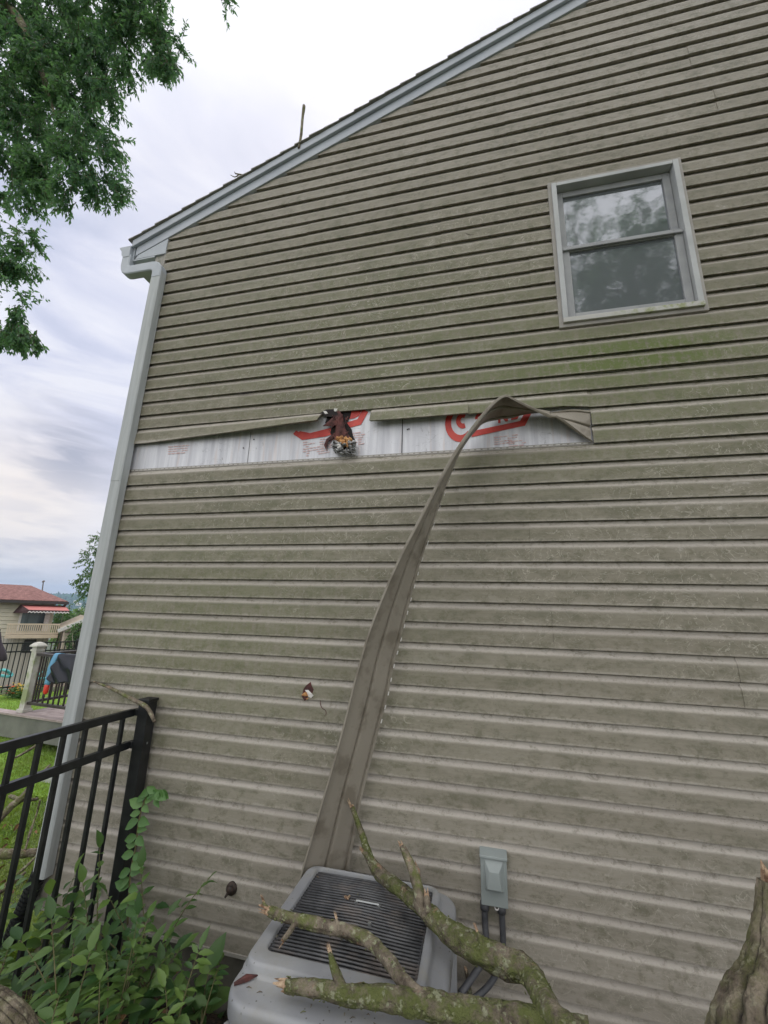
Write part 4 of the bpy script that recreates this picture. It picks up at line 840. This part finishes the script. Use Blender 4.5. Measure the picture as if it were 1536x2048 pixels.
deck = thing('deck', 'raised composite deck with grey white post and brown railing behind the house corner', 'deck', tuple(dk(0, 0, -.5)))
b = MB()
def qbox(mb, u0, u1, v0, v1, z0, z1): mb.hexa([dk(u0, v0, z0), dk(u1, v0, z0), dk(u1, v1, z0), dk(u0, v1, z0), dk(u0, v0, z1), dk(u1, v0, z1), dk(u1, v1, z1), dk(u0, v1, z1)])
v = .02
while v < 3.3: qbox(b, -.3 if v < .0 else .16, 3.4, v, v+.135, -.025, 0); v += .142
qbox(b, -3.5, 3.4, -.16, .01, -.025, .002); qbox(b, .0, .155, .012, 3.4, -.025, .001)
P('decking', b, M_DECK, deck)
b = MB(); qbox(b, -3.5, 3.4, -.135, -.11, -.34, -.026); qbox(b, -.02, .0, -.1, 3.4, -.34, -.026); P('fascia', b, M_DTRIM, deck)
b = MB(); qbox(b, -3.4, 3.3, .2, .3, -.6, -.345); P('skirt', b, M_SOIL, deck)
b = MB(); qbox(b, -.055, .055, -.055, .055, .003, 1.0); qbox(b, -.075, .075, -.075, .075, .0025, .05); pst = P('post', b, M_POST, deck, bevel=.004)
b = MB(); qbox(b, -.068, .068, -.068, .068, .93, .96); qbox(b, -.085, .085, -.085, .085, 1.0, 1.02); rg = []
for s_, z in ((.085, 1.0201), (.05, 1.06), (.012, 1.075)): rg.append([dk(-s_, -s_, z), dk(s_, -s_, z), dk(s_, s_, z), dk(-s_, s_, z)])
b.loft(rg); P('post_cap', b, M_POST, pst)
for nm, (u0, u1, v0, v1) in (('front', (.056, 2.4, -.03, .03)), ('side', (-.03, .03, .056, 3.2))):
    for z0, z1, ex in ((.86, .90, .012), (.12, .16, 0)):
        b = MB(); qbox(b, u0-ex*(nm != 'front'), u1+ex*(nm != 'front'), v0-ex*(nm == 'front'), v1+ex*(nm == 'front'), z0, z1); P('rail', b, M_BRN, deck, bevel=.004)
    k = .13
    while k < (2.35 if nm == 'front' else 3.1):
        b = MB()
        if nm == 'front': qbox(b, k-.010, k+.010, -.010, .010, .158, .862)
        else: qbox(b, -.010, .010, k-.010, k+.010, .158, .862)
        P('baluster', b, M_BRN, deck); k += .115
b = MB(); qbox(b, .93, .99, -.03, .03, .003, .119); P('rail_foot', b, M_BRN, deck, bevel=.006)
# tarp, towel, toys
tp = MB(); nu, nv = 60, 40; u0, u1 = .60, 1.35
for sgn in (-1,):
    vs_ = []
    for j in range(nv):
        t = j/(nv-1)
        for i in range(nu):
            s_ = i/(nu-1); drop = (.36+.05*math.sin(s_*9)+.30*s_**2)*t; sag = .030*math.sin(8*s_-6*t*(1-s_)*2+1)+.018*math.sin(19*s_-7*t)
            vs_.append(dk(u0+(u1-u0)*s_+.10*t*(s_-.1)-.02*t, -.075-.05*t-(.03+sag)*min(1, t*2)*.8, .918-drop))
    tp.add(vs_, [(j*nu+i, j*nu+i+1, (j+1)*nu+i+1, (j+1)*nu+i) for j in range(nv-1) for i in range(nu-1)])
    back = [dk(u0+(u1-u0)*i/(nu-1), .06+.01*math.sin(i), .914-.25*j) for j in range(2) for i in range(nu)]
    tp.add(back, [(i, i+1, nu+i+1, nu+i) for i in range(nu-1)])
    tp.add([dk(u0+(u1-u0)*i/(nu-1), w_, .9185) for w_ in (-.055, .06) for i in range(nu)], [(i, i+1, nu+i+1, nu+i) for i in range(nu-1)])
o = tp.obj('plastic_tarp', mat('black_plastic', (.006, .007, .014), .38, 0, .35), smooth=True); tag(o, 'shiny black plastic sheet draped over the deck railing', 'tarp')
so_ = o.modifiers.new('thick', 'SOLIDIFY'); so_.thickness = .003
b = MB(); q = [dk(.54, .05, .80), dk(.54, .045, .90), dk(.54, .0, .925), dk(.535, -.05, .90), dk(.525, -.09, .72), dk(.52, -.09, .58), dk(.515, -.09, .46)]
rg = []
for p in cr(q, 4): rg.append([p+e1*-.05+e2*.0, p+e1*.05, p+e1*.05+e2*-.02, p-e1*.05-e2*.02])
b.loft(rg); tw = thing('pool_toy', 'flat blue strap with a bright red end hung over the deck railing', 'toy', tuple(dk(.5, 0, .9))); P('blue_strap', b, mat('light_blue_fabric', (.13, .34, .52), .6), tw, smooth=True)
b = MB(); c0 = dk(.515, -.095, .39); b.loft([[c0+e1*(.045*math.cos(a)*w_)+e2*(.03*math.sin(a)*w_)+Vector((0, 0, z)) for a in np.linspace(0, 6.283, 13)[:-1]] for z, w_ in ((-.07, .3), (-.06, .75), (-.03, 1), (.03, 1), (.06, .9), (.07, .8))]); P('red_end', b, mat('red_plastic', (.75, .05, .03), .4), tw, smooth=True)
ty = thing('toy_vehicle', 'low white and grey plastic toy with a round red wheel standing on the deck', 'toy', tuple(dk(1.0, .45, 0)))
def ball(mb, c, r_, sz=1, n=14, m=9): mb.loft([[c+e1*(r_*math.sin(t)*math.cos(a))+e2*(r_*math.sin(t)*math.sin(a)*sz)+Vector((0, 0, r_*math.cos(t))) for a in np.linspace(0, 2*math.pi, n+1)[:-1]] for t in np.linspace(.05, math.pi-.05, m)])
b = MB(); b.tube([dk(.86, .38, .15), dk(.86, .46, .15)], .085, 20); P('red_wheel', b, mat('pink_red_plastic', (.70, .04, .10), .4), ty, smooth=False, bevel=.01)
b = MB(); qbox(b, .96, 1.35, .42, .62, .12, .22); P('body', b, mat('white_plastic', (.62, .63, .68), .4), ty, bevel=.04, seg=4)
b = MB(); qbox(b, .93, 1.4, .40, .64, .03, .115); P('base', b, mat('dark_plastic', (.05, .05, .055), .5), ty, bevel=.02)
# slab and short step behind the downspout
b = MB(); s0 = Zp(62, 1548, -.28); b.box((s0[0], s0[1], -.5), (s0[0]+1.6, s0[1]+.5, -.28)); tag(b.obj('stepping_slab', mat('pale_slab', rough=.8, build=varied((.40, .40, .38), (.52, .52, .50), 6)), bevel=.02), 'pale slab lying in the grass behind the downspout', 'slab')
# ------------------------------------------------------------ far fence
vh = ray(90, 1280); vh = Vector((vh[0], vh[1], 0)).normalized(); sh = Vector((vh.y, -vh.x, 0))     # sh points right
def far(d, s, z): return Vector((CAM[0], CAM[1], 0))+vh*d+sh*s+Vector((0, 0, z))
ff = thing('metal_fence', 'black metal fence at the far edge of the lawn', 'fence', tuple(far(15, 0, -.6)))
for z in (.72, .50, -.4):
    b = MB(); b.beam(far(15, -3.5, z+.01), far(16.2, 4.5, z+.08), .03, .035); P('rail', b, M_BLACK, ff)
for k in range(3):
    s = (-2.2, .78, 3.7)[k]; b = MB(); t = (s+3.5)/8; p = far(15+1.2*t, s, -.7); b.box((p.x-.04, p.y-.04, -.75), (p.x+.04, p.y+.04, .84)); P('post', b, M_BLACK, ff)
k = 0; s = -3.4
while s < 3.2 and k < 95:
    t = (s+3.5)/8; p = far(15+1.2*t, s, 0); b = MB(); b.box((p.x-.009, p.y-.009, -.62), (p.x+.009, p.y+.009, .73+.07*t)); P('picket', b, M_BLACK, ff); s += .105; k += 1
# ------------------------------------------------------------ neighbour houses
nh = thing('neighbour_house', 'cream sided house with red brown hip roof beyond the far fence', 'house', tuple(far(27, -2, -2.6)))
M_NW = mat('cream_siding', rough=.7, build=lambda nt, v: mixc(nt, ramp(nt, math_n(nt, 'FRACT', math_n(nt, 'MULTIPLY', N_sepz(nt, v), 1/.19)), [(0, .0), (.12, 1.)]), (.26, .24, .18), (.56, .53, .42)))if False else None
def N_sepz(nt, v): s = N(nt, 'ShaderNodeSeparateXYZ'); nt.links.new(v, s.inputs[0]); return s.outputs[2]
M_NW = mat('cream_siding', rough=.7, build=varied((.50, .475, .37), (.58, .55, .44), 2))
M_BLK = mat('block_wall', rough=.9, build=lambda nt, v: (lambda br: (nt.links.new(v, br.inputs[0]), br.outputs[0])[1])(N(nt, 'ShaderNodeTexBrick', i_Scale=2.2, i_Color1=(.50, .48, .42, 1), i_Color2=(.55, .53, .47, 1), i_Mortar=(.36, .34, .30, 1))))
M_RSH = mat('red_shingle', rough=.95, build=varied((.17, .075, .065), (.30, .15, .13), 5, c3=(.12, .05, .045), s3=12))
M_GUT = mat('dark_gutter', (.035, .03, .03), .5)
sR = 1.0; # right wall edge in metres along sh at 27 m
def px2s(px, d, py=1232): 
    v = ray(px, py); a = Vector((v[0], v[1], 0)); a.normalize(); return d*a.dot(sh)/a.dot(vh)
def px2z(px, py, d):
    v = ray(px, py); a = Vector((v[0], v[1], 0)); k = d/a.dot(vh); return CAM[2]+v[2]*k
D0 = 27; sR = px2s(135, D0-.45, 1207)-.45; zE = px2z(60, 1206, D0); zF = px2z(60, 1272, D0)
b = MB(); zz = zF
while zz < zE-.02:
    z1 = min(zz+.18, zE); b.hexa([far(D0-.02, -14, zz), far(D0-.02, sR, zz), far(D0+8, sR, zz), far(D0+8, -14, zz), far(D0+.02, -14, z1-.005), far(D0+.02, sR, z1-.005), far(D0+8, sR, z1-.005), far(D0+8, -14, z1-.005)]); zz = z1
P('wall', b, M_NW, nh)
b = MB(); b.hexa([far(D0+.03, -14, -3.2), far(D0+.03, sR, -3.2), far(D0+8, sR, -3.2), far(D0+8, -14, -3.2), far(D0+.03, -14, zF-.01), far(D0+.03, sR, zF-.01), far(D0+8, sR, zF-.01), far(D0+8, -14, zF-.01)]); P('lower_wall', b, M_BLK, nh)
b = MB(); ov = .45; rt = px2s(62, 31, 1171); zr_ = px2z(60, 1171, 31)
e = [far(D0-ov, -14.4, zE), far(D0-ov, sR+ov, zE), far(D0+8+ov, sR+ov, zE), far(D0+8+ov, -14.4, zE)]; e_ = [p+Vector((0, 0, .14)) for p in e]; r1, r2 = far(31, rt, zr_), far(31, -14.4, zr_)
b.add(e+e_+[r1, r2], [(0, 1, 2, 3), (0, 4, 5, 1), (1, 5, 6, 2), (2, 6, 7, 3), (4, 9, 8, 5), (5, 8, 6), (6, 8, 9, 7), (3, 7, 9, 4), (0, 3, 4)]); nr = P('roof', b, M_RSH, nh)
b = MB(); b.beam(far(D0-ov-.07, -14.4, zE+.05), far(D0-ov-.07, sR+ov+.06, zE+.05), .12, .13); b.tube([far(D0-ov-.05, sR+ov-.05, zE), far(D0-.1, sR+.15, zE-.35), far(D0-.1, sR+.05, zE-.4)], .05, 8); P('gutter', b, M_GUT, nh)
# awning
aw0, aw1 = px2s(24, 26), px2s(137, 25.5); zt_ = zE-.08; zb_ = px2z(80, 1220, 25.6)
b = MB(); b.add([far(D0-.06, px2s(36, D0), zt_), far(D0-.06, px2s(125, D0), zt_), far(25.5, aw1, zb_), far(25.5, px2s(54, 25.5), zb_), far(D0-.06, px2s(36, D0), zt_-.03), far(D0-.06, px2s(125, D0), zt_-.03), far(25.5, aw1, zb_-.03), far(25.5, px2s(54, 25.5), zb_-.03)], [(0, 3, 2, 1), (4, 5, 6, 7), (0, 1, 5, 4), (1, 2, 6, 5), (2, 3, 7, 6), (3, 0, 4, 7)])
aw = P('awning', b, mat('red_awning_fabric', rough=.7, build=varied((.42, .13, .115), (.50, .17, .15), 3)), nh)
b = MB(); vz = px2z(80, 1226.5, 25.5); n = 24; a0 = px2s(54, 25.5)
tp_ = [far(25.48, a0+(aw1-a0)*k/n, zb_) for k in range(n+1)]; bt = [far(25.48, a0+(aw1-a0)*k/n, vz+(.05 if k % 2 else 0)) for k in range(n+1)]
b.prism(tp_+list(reversed(bt)), vh*.02); aL = far(D0-.06, px2s(24, D0), px2z(24, 1226, D0)); b.prism([far(D0-.06, px2s(36, D0), zt_), tp_[0], bt[0], aL], vh*.02+sh*.02); P('valance', b, mat('maroon_fabric', (.06, .028, .03), .8), aw)
b = MB(); b.prism([p+Vector((0, 0, .05)) for p in bt]+[p for p in reversed(bt)], vh*-.012); P('trim', b, M_TEARW, aw)
# sliding door, balcony
sa, sb_ = px2s(44, D0), px2s(90, D0); zd0, zd1 = px2z(60, 1262, D0), px2z(60, 1222, D0)
b = MB(); qf = lambda s0, s1, z0, z1, d0, d1: b.hexa([far(d0, s0, z0), far(d0, s1, z0), far(d1, s1, z0), far(d1, s0, z0), far(d0, s0, z1), far(d0, s1, z1), far(d1, s1, z1), far(d1, s0, z1)])
qf(sa-.09, sb_+.2, zd0, zd1+.05, D0-.05, D0-.02); dr = P('window', b, M_TEARW, nh)
b = MB(); qf(sa, sb_, zd0+.02, zd1, D0-.07, D0-.055); P('pane', b, mat('dark_glass', rough=.15, build=varied((.03, .045, .055), (.13, .17, .18), 1.3, .45, .55, (1, 1, .05))), dr)
bal = MB(); b = bal; s0, s1 = px2s(20, 26), px2s(124, 25.6); zb0, zb1 = px2z(70, 1276, 25.8), px2z(70, 1247, 25.8); M_BAL = mat('pale_wood_balcony', rough=.8, build=varied((.50, .42, .31), (.58, .49, .37), 3))
qf(s0, s1, zb0, zb0+.16, 25.6, D0-.08); balc = P('balcony', b, M_BAL, nh)
b = MB(); qf(s0, s1, zb1-.07, zb1, 25.62, 25.70); qf(s0, s1, zb0+.19, zb0+.25, 25.62, 25.70)
for s in np.linspace(s0+.04, s1-.04, 25): qf(s-.022, s+.022, zb0+.2, zb1-.06, 25.64, 25.68)
P('railing', b, M_BAL, balc)
b = MB(); qf(px2s(60, D0), px2s(84, D0), px2z(70, 1305, D0), px2z(70, 1279, D0), D0-.03, D0+.0); P('lower_window', b, mat('dark_opening', (.03, .03, .035), .4), nh)
# second house
h2 = thing('bungalow', 'small house with pale tan roof and white eave beside the cream house', 'house', tuple(far(22, 3, -2.5)))
b = MB(); za, zb2 = px2z(130, 1262, 22), px2z(182, 1236, 22); sa, sb_ = px2s(128, 22), px2s(182, 22)
b.add([far(22, sa, za), far(22, sb_, zb2), far(30, sb_, zb2), far(30, sa, za), far(22, sb_+3, za-.4), far(30, sb_+3, za-.4)], [(0, 1, 2, 3), (1, 4, 5, 2), (0, 4, 1), (3, 2, 5)]); P('roof', b, mat('tan_shingle', rough=.9, build=varied((.30, .25, .19), (.42, .36, .28), 4)), h2)
b = MB(); b.beam(far(21.95, sa-.1, za), far(21.95, sb_, zb2+.02), .05, .14); P('rake_board', b, M_TEARW, h2)
b = MB(); b.hexa([far(22.1, sa+.15, -3.5), far(22.1, sb_+2.9, -3.5), far(29.9, sb_+2.9, -3.5), far(29.9, sa+.15, -3.5), far(22.1, sa+.15, za-.05), far(22.1, sb_+2.9, za-.45), far(29.9, sb_+2.9, za-.45), far(29.9, sa+.15, za-.05)]); P('wall', b, mat('brick_tan', rough=.9, build=varied((.40, .33, .26), (.5, .43, .35), 6)), h2)
# chimney vent, pole
b = MB(); p = Vector(Dp(131, 1265, 19)); b.tube([p-Vector((0, 0, 1)), p+Vector((0, 0, .05))], .12, 12); b.tube([p+Vector((0, 0, .05)), p+Vector((0, 0, .18)), p+Vector((0, 0, .28))], [.25, .22, .05], 12); tag(b.obj('lamp_post', M_GUT), 'dark dome topped lamp post behind the far fence', 'lamp post')
b = MB(); b.tube([Dp(82, 1215, 70), Dp(84, 1185, 70), Dp(87, 1161, 70)], [.12, .09, .08], 8); b.beam(Dp(85, 1164, 69.9), Dp(89, 1162, 69.9), .2, .2); tag(b.obj('utility_pole', mat('weathered_pole', (.20, .17, .16), .8)), 'bare pole standing behind the red brown roof', 'pole')
# ------------------------------------------------------------ trees
def tree(name, label, cat, base, top, blobs, nspray, L, W, seed, m, r0=.12, group=None, spr=.35, nl=12, limbs=(), inst=None, clump=1, clr=.0):
    """blobs: (centre, radius) where foliage grows"""
    r_ = random.Random(seed); root = thing(name, label, cat, tuple(base), group); tr = MB(); base, top = Vector(base), Vector(top)
    tr.tube([base-Vector((0, 0, .2)), base.lerp(top, .35)+rv(r_)*.1, base.lerp(top, .7)+rv(r_)*.12, top], [r0*1.25, r0, r0*.75, r0*.35], 12, .08, sub=6, bf=3); tr.obj('trunk', M_BARK2, root, smooth=True)
    lf = MB(); lb = MB()
    for c_, rad in (blobs if inst is None else blobs[::inst]):
        c_ = Vector(c_); s_ = base.lerp(top, r_.uniform(.45, .95)); mid = s_.lerp(c_, .5)+Vector((0, 0, .15*(c_-s_).length*.4))+rv(r_)*.15
        lb.tube([s_, mid, c_], [r0*.32, r0*.2, r0*.05], 7, .08, sub=5, bf=3)
    tot = sum(rad**2 for c_, rad in blobs)
    for c_, rad in blobs:
        c_ = Vector(c_)
        ns = int(nspray*rad**2/tot); subs = [(c_+(uu := rv(r_))*rad*r_.random()**.45, uu, r_.random()) for _ in range(max(3, ns//max(1, clump)))]
        for _ in range(ns):
            p, u, ct = subs[r_.randrange(len(subs))]; p = p+rv(r_)*clr*r_.random(); d = (u*.7+rv(r_)*.6+Vector((0, 0, -.35))).normalized(); q = [p]
            for k in range(4): d = (d+Vector((0, 0, -.16))+rv(r_)*.12).normalized(); q.append(q[-1]+d*spr/4)
            if r_.random() < .6: lb.tube([q[0], q[2], q[4]], [.004*W/.025, .003*W/.025, .0015], 4)
            tn = ct
            for k in range(nl):
                t = k/nl*4; i = min(3, int(t)); pp = q[i].lerp(q[i+1], t-i); dd = (d*.6+rv(r_)*.8+Vector((0, 0, -.35))).normalized(); s1 = dd.cross(rv(r_)).normalized()*W/2*r_.uniform(.7, 1.1); LL = L*r_.uniform(.7, 1.15)
                lf.add([pp, pp+dd*LL*.45+s1, pp+dd*LL-Vector((0, 0, L*.1)), pp+dd*LL*.45-s1], [(0, 1, 2), (0, 2, 3)], min(1, max(0, tn*.6+r_.random()*.5)))
    lb.obj('limbs', M_BARK2, root, smooth=True); lf.obj('crown', m, root); return root
OT = [(40, 40, 5.6, .55), (130, 60, 5.4, .55), (230, 50, 5.3, .5), (300, 40, 5.2, .42), (335, 90, 5.1, .28), (410, -15, 5.3, .22), (60, 150, 5.5, .5), (150, 150, 5.3, .5), (235, 120, 5.2, .32), (60, 240, 5.4, .45), (150, 250, 5.2, .42), (185, 300, 5.1, .3), (120, 330, 5.1, .32), (190, 350, 5.0, .25), (170, 385, 4.95, .22), (75, 345, 5.1, .3), (20, 370, 5.2, .25), (205, 180, 5.1, .18), (-40, 250, 5.6, .4), (-40, 60, 5.8, .6), (20, 490, 5.0, .26), (60, 500, 4.9, .14), (-10, 620, 4.9, .28), (25, 650, 4.8, .20), (35, 600, 4.8, .14), (-60, 500, 5.0, .4), (130, -60, 5.6, .6), (260, -60, 5.5, .5), (20, 300, 5.3, .3), (310, 100, 5.0, .16), (0, 180, 5.5, .35)]
blobs = [(Dp(a, b_, d), r_) for a, b_, d, r_ in OT]
tree('shade_tree', 'large leafy tree hanging its drooping branches into the upper left of the sky', 'tree', (-6.6, -2.2, -.4), (-5.0, -1.6, 7.0), blobs, 5400, .066, .027, 5, M_TREE, .2, spr=.20, nl=15, inst=60, clump=13, clr=.13)
lmb = MB(); lmb.tube([Dp(-160, -60, 5.9), Dp(10, 10, 5.4), Dp(60, 90, 5.2), Dp(85, 150, 5.1), Dp(110, 230, 5.0)], [.07, .05, .045, .03, .012], 10, .06, sub=6, bf=4)
o = lmb.obj('bough', M_BARK2, bpy.data.objects['shade_tree'], smooth=True)
# trees behind the camera, seen mirrored in the window
rb = random.Random(12)
bl = [((3.5+rb.uniform(-1.5, 2.4), -6.4+rb.uniform(-1.2, 1.2), 9.0+rb.uniform(-2.8, 2.2)), rb.uniform(.5, .8)) for _ in range(34)]
tree('backyard_tree', 'leafy tree whose dark crown is mirrored in the window panes', 'tree', (3.6, -7.2, -.1), (3.5, -6.6, 9.0), bl, 1900, .16, .055, 6, M_TREE, .2, spr=.5, nl=10)
tree('small_tree', 'slim feathery tree just left of the downspout against the sky', 'tree', far(12.5, px2s(215, 12.5), -1), far(12.5, px2s(205, 12.5), 2.4), [(Dp(188, 1165, 12), .42), (Dp(195, 1120, 12), .38), (Dp(205, 1085, 12), .30), (Dp(205, 1150, 12), .5), (Dp(182, 1190, 12), .3)], 420, .085, .034, 8, M_FAR, .05, spr=.22, nl=8)
tree('shrub', 'green shrub in front of the tan roof of the bungalow', 'shrub', far(17.5, px2s(165, 17.5), -1.6), far(17.5, px2s(165, 17.5), .6), [(Dp(160, 1262, 17), .36), (Dp(172, 1255, 17), .4), (Dp(150, 1268, 17), .2), (Dp(165, 1285, 17), .5)], 300, .11, .05, 9, M_FAR, .04, spr=.22, nl=8)
tree('leafy_tree', 'rounded yellow green tree between the two neighbouring houses', 'tree', far(60, px2s(148, 60), -6), far(60, px2s(148, 60), -.4), [(Dp(150, 1246, 58), 1.4), (Dp(164, 1238, 60), 1.5), (Dp(135, 1252, 55), 1.2), (Dp(178, 1246, 60), 1.4), (Dp(142, 1262, 52), 1.8)], 800, .5, .26, 10, leafmat('bright_leaf', (.08, .17, .04), (.17, .28, .07), (.10, .19, .05)), .2, spr=.8, nl=7)
tree('dark_shrub', 'dark green bush against the right corner of the cream house', 'shrub', far(29, px2s(126, 29), -3), far(29, px2s(126, 29), .5), [(Dp(128, 1236, 28.5), .55), (Dp(131, 1250, 28), .6), (Dp(127, 1222, 29), .4)], 300, .18, .09, 13, M_FAR, .05, spr=.3, nl=8)
# flower bed along the far fence
fb = random.Random(3); ML = mat('yellow_petal', (.85, .65, .03), .6); MO = mat('orange_petal', (.80, .16, .04), .6)
for k, (px, col) in enumerate(((3, 'orange'), (24, 'yellow'), (60, 'orange'), (69, 'yellow'), (77, 'yellow'), (82, 'yellow'), (92, 'yellow'), (99, 'yellow'))):
    c_ = far(14.5+fb.uniform(-.2, .2), px2s(px, 14.5), -.53); lb = {3: 'orange flower clump at the left end of the far fence', 24: 'yellow flower clump just left of the deck post', 60: 'orange flower clump just right of the deck post', 69: 'yellow flower clump beside the orange one right of the deck post', 77: 'taller yellow flower clump seen between the balusters', 82: 'broad yellow flower clump in the middle of the railing', 92: 'yellow flower clump left of the blue strap', 99: 'yellow flower clump nearest the blue strap'}[px]
    t_ = thing('flower_clump', lb, 'flowers', tuple(c_), 'flowers along the far fence'); lf = MB(); fl = MB()
    for _ in range(60): leaf(lf, c_+Vector((fb.uniform(-.13, .13), fb.uniform(-.1, .1), fb.uniform(0, .22))), rv(fb)+Vector((0, 0, .6)), rv(fb), .12, .035, fb.random())
    for _ in range(22):
        p = c_+Vector((fb.uniform(-.12, .12), fb.uniform(-.1, .1), fb.uniform(.12, .36)))
        for a in range(5): leaf(fl, p, Vector((math.cos(a*1.26), math.sin(a*1.26), .3)), Vector((0, 0, 1)), .03, .024, .5)
    lf.obj('leaves', M_FAR, t_); fl.obj('petals', ML if col == 'yellow' else MO, t_)
M_TEAL = mat('teal_plastic', (.12, .52, .50), .4)
b = MB(); Q = [Zp(-30, 1352, -.5), Zp(0, 1351, -.5), Zp(16, 1353, -.5), Zp(24, 1350, -.48), Zp(18, 1345, -.38), Zp(12, 1341, -.28), Zp(4, 1340, -.3), Zp(-4, 1345, -.4)]; b.tube(Q, .045, 8, sub=5); tag(b.obj('garden_hose', M_TEAL, smooth=True), 'thick teal hose looped on the lawn left of the deck post', 'hose')
b = MB(); Q = [Zp(54, 1350, -.5), Zp(60, 1354, -.5), Zp(72, 1357, -.5), Zp(90, 1357, -.5), Zp(104, 1354, -.5)]; b.tube(Q, .04, 8, sub=5); b.tube([Zp(68, 1356, -.5), Zp(78, 1349, -.4), Zp(84, 1343, -.32)], .03, 8, sub=4); tag(b.obj('garden_hose', M_TEAL, smooth=True), 'teal hose on the lawn seen through the deck balusters', 'hose')
# folded patio umbrella at the left edge
um = thing('patio_umbrella', 'dark folded umbrella at the left edge behind the deck post', 'umbrella', tuple(Dp(-22, 1420, 8.2))); b = MB(); c_ = Vector(Dp(-14, 1312, 8.0))
b.loft([[c_+Vector((w_*(1+.25*math.sin(5*a))*math.cos(a), w_*(1+.25*math.sin(5*a))*math.sin(a), z)) for a in np.linspace(0, 6.283, 25)[:-1]] for z, w_ in ((-.09, .20), (-.06, .22), (.08, .17), (.25, .08), (.45, .03))]); P('canopy', b, mat('dark_canvas', (.045, .035, .045), .8), um, smooth=True)
b = MB(); b.tube([c_-Vector((0, 0, 1.55)), c_+Vector((0, 0, .5))], .02, 8); P('pole', b, M_GUT, um)
# ------------------------------------------------------------ hills
def hillmesh(name, dist, zt_px, amp, m, seed, n=420, depth=260, base=-40):
    g = MB(); vs_ = []; rows = 26
    for j in range(rows):
        t = j/(rows-1)
        for i in range(n):
            px = -700+i*1500/n; v = ray(px, 1213); a = Vector((v[0], v[1], 0)).normalized(); d = dist+t*depth; top = zt_px+10*mnoise.noise(Vector((px*.006, seed, 0)))
            zt2 = CAM[2]+(1216-top)/FPX*(dist+depth); z = base+(zt2-base)*math.sin(t*math.pi/2)
            z += amp*(mnoise.noise(Vector((px*.22, t*16, seed)))+.6*mnoise.noise(Vector((px*.6, t*40, seed+4))))
            vs_.append((CAM[0]+a.x*d, CAM[1]+a.y*d, z))
    g.add(vs_, [(j*n+i, j*n+i+1, (j+1)*n+i+1, (j+1)*n+i) for j in range(rows-1) for i in range(n-1)])
    o = g.obj(name, m, smooth=False); tag(o, kind='structure'); return o
hillmesh('hills', 900, 1199, 13.0, mat('wooded_hillside', rough=1, build=varied((.010, .035, .022), (.045, .12, .05), .03, .4, .6)), 3, depth=900, base=-60)
hm = random.Random(8); M_PALE = mat('pale_house', (.62, .60, .57), .8)
for k, (px, py, lb) in enumerate(((152, 1203, 'tiny pale house highest of those on the far hillside'), (157, 1208, 'tiny pale house just under the highest one on the far hillside'), (162, 1217, 'tiny pale house leftmost of the lower row on the far hillside'),
 (167, 1219, 'tiny pale house in the middle of the lower row on the far hillside'), (172, 1220, 'tiny pale house right end of the lower row on the far hillside'), (176, 1212, 'tiny pale house nearest the downspout on the far hillside'))):
    c_ = Vector(Dp(px, py, 780)); b = MB(); w_ = hm.uniform(2.2, 3.6); b.box((c_.x-w_, c_.y-3, c_.z-3), (c_.x+w_, c_.y+3, c_.z+.5)); b.prism([(c_.x-w_-.4, c_.y-3.4, c_.z+.5), (c_.x+w_+.4, c_.y-3.4, c_.z+.5), (c_.x, c_.y-3.4, c_.z+2.2)], (0, 6.8, 0)); o = b.obj('distant_house', M_PALE)
    tag(o, lb, 'house', 'houses on the far hillside')
# ------------------------------------------------------------ haze
hz = MB(); hz.box((-2600, -400, -80), (2600, 2700, 120)); mh = bpy.data.materials.new('air_haze'); mh.use_nodes = True; nt = mh.node_tree; nt.nodes.clear()
vo = nt.nodes.new('ShaderNodeVolumePrincipled'); vo.inputs['Color'].default_value = (.55, .75, 1, 1); vo.inputs['Density'].default_value = .00036; ou = nt.nodes.new('ShaderNodeOutputMaterial'); nt.links.new(vo.outputs[0], ou.inputs['Volume'])
tag(hz.obj('haze', mh), 'thin bluish summer haze in the air over the valley', 'haze', kind='stuff')
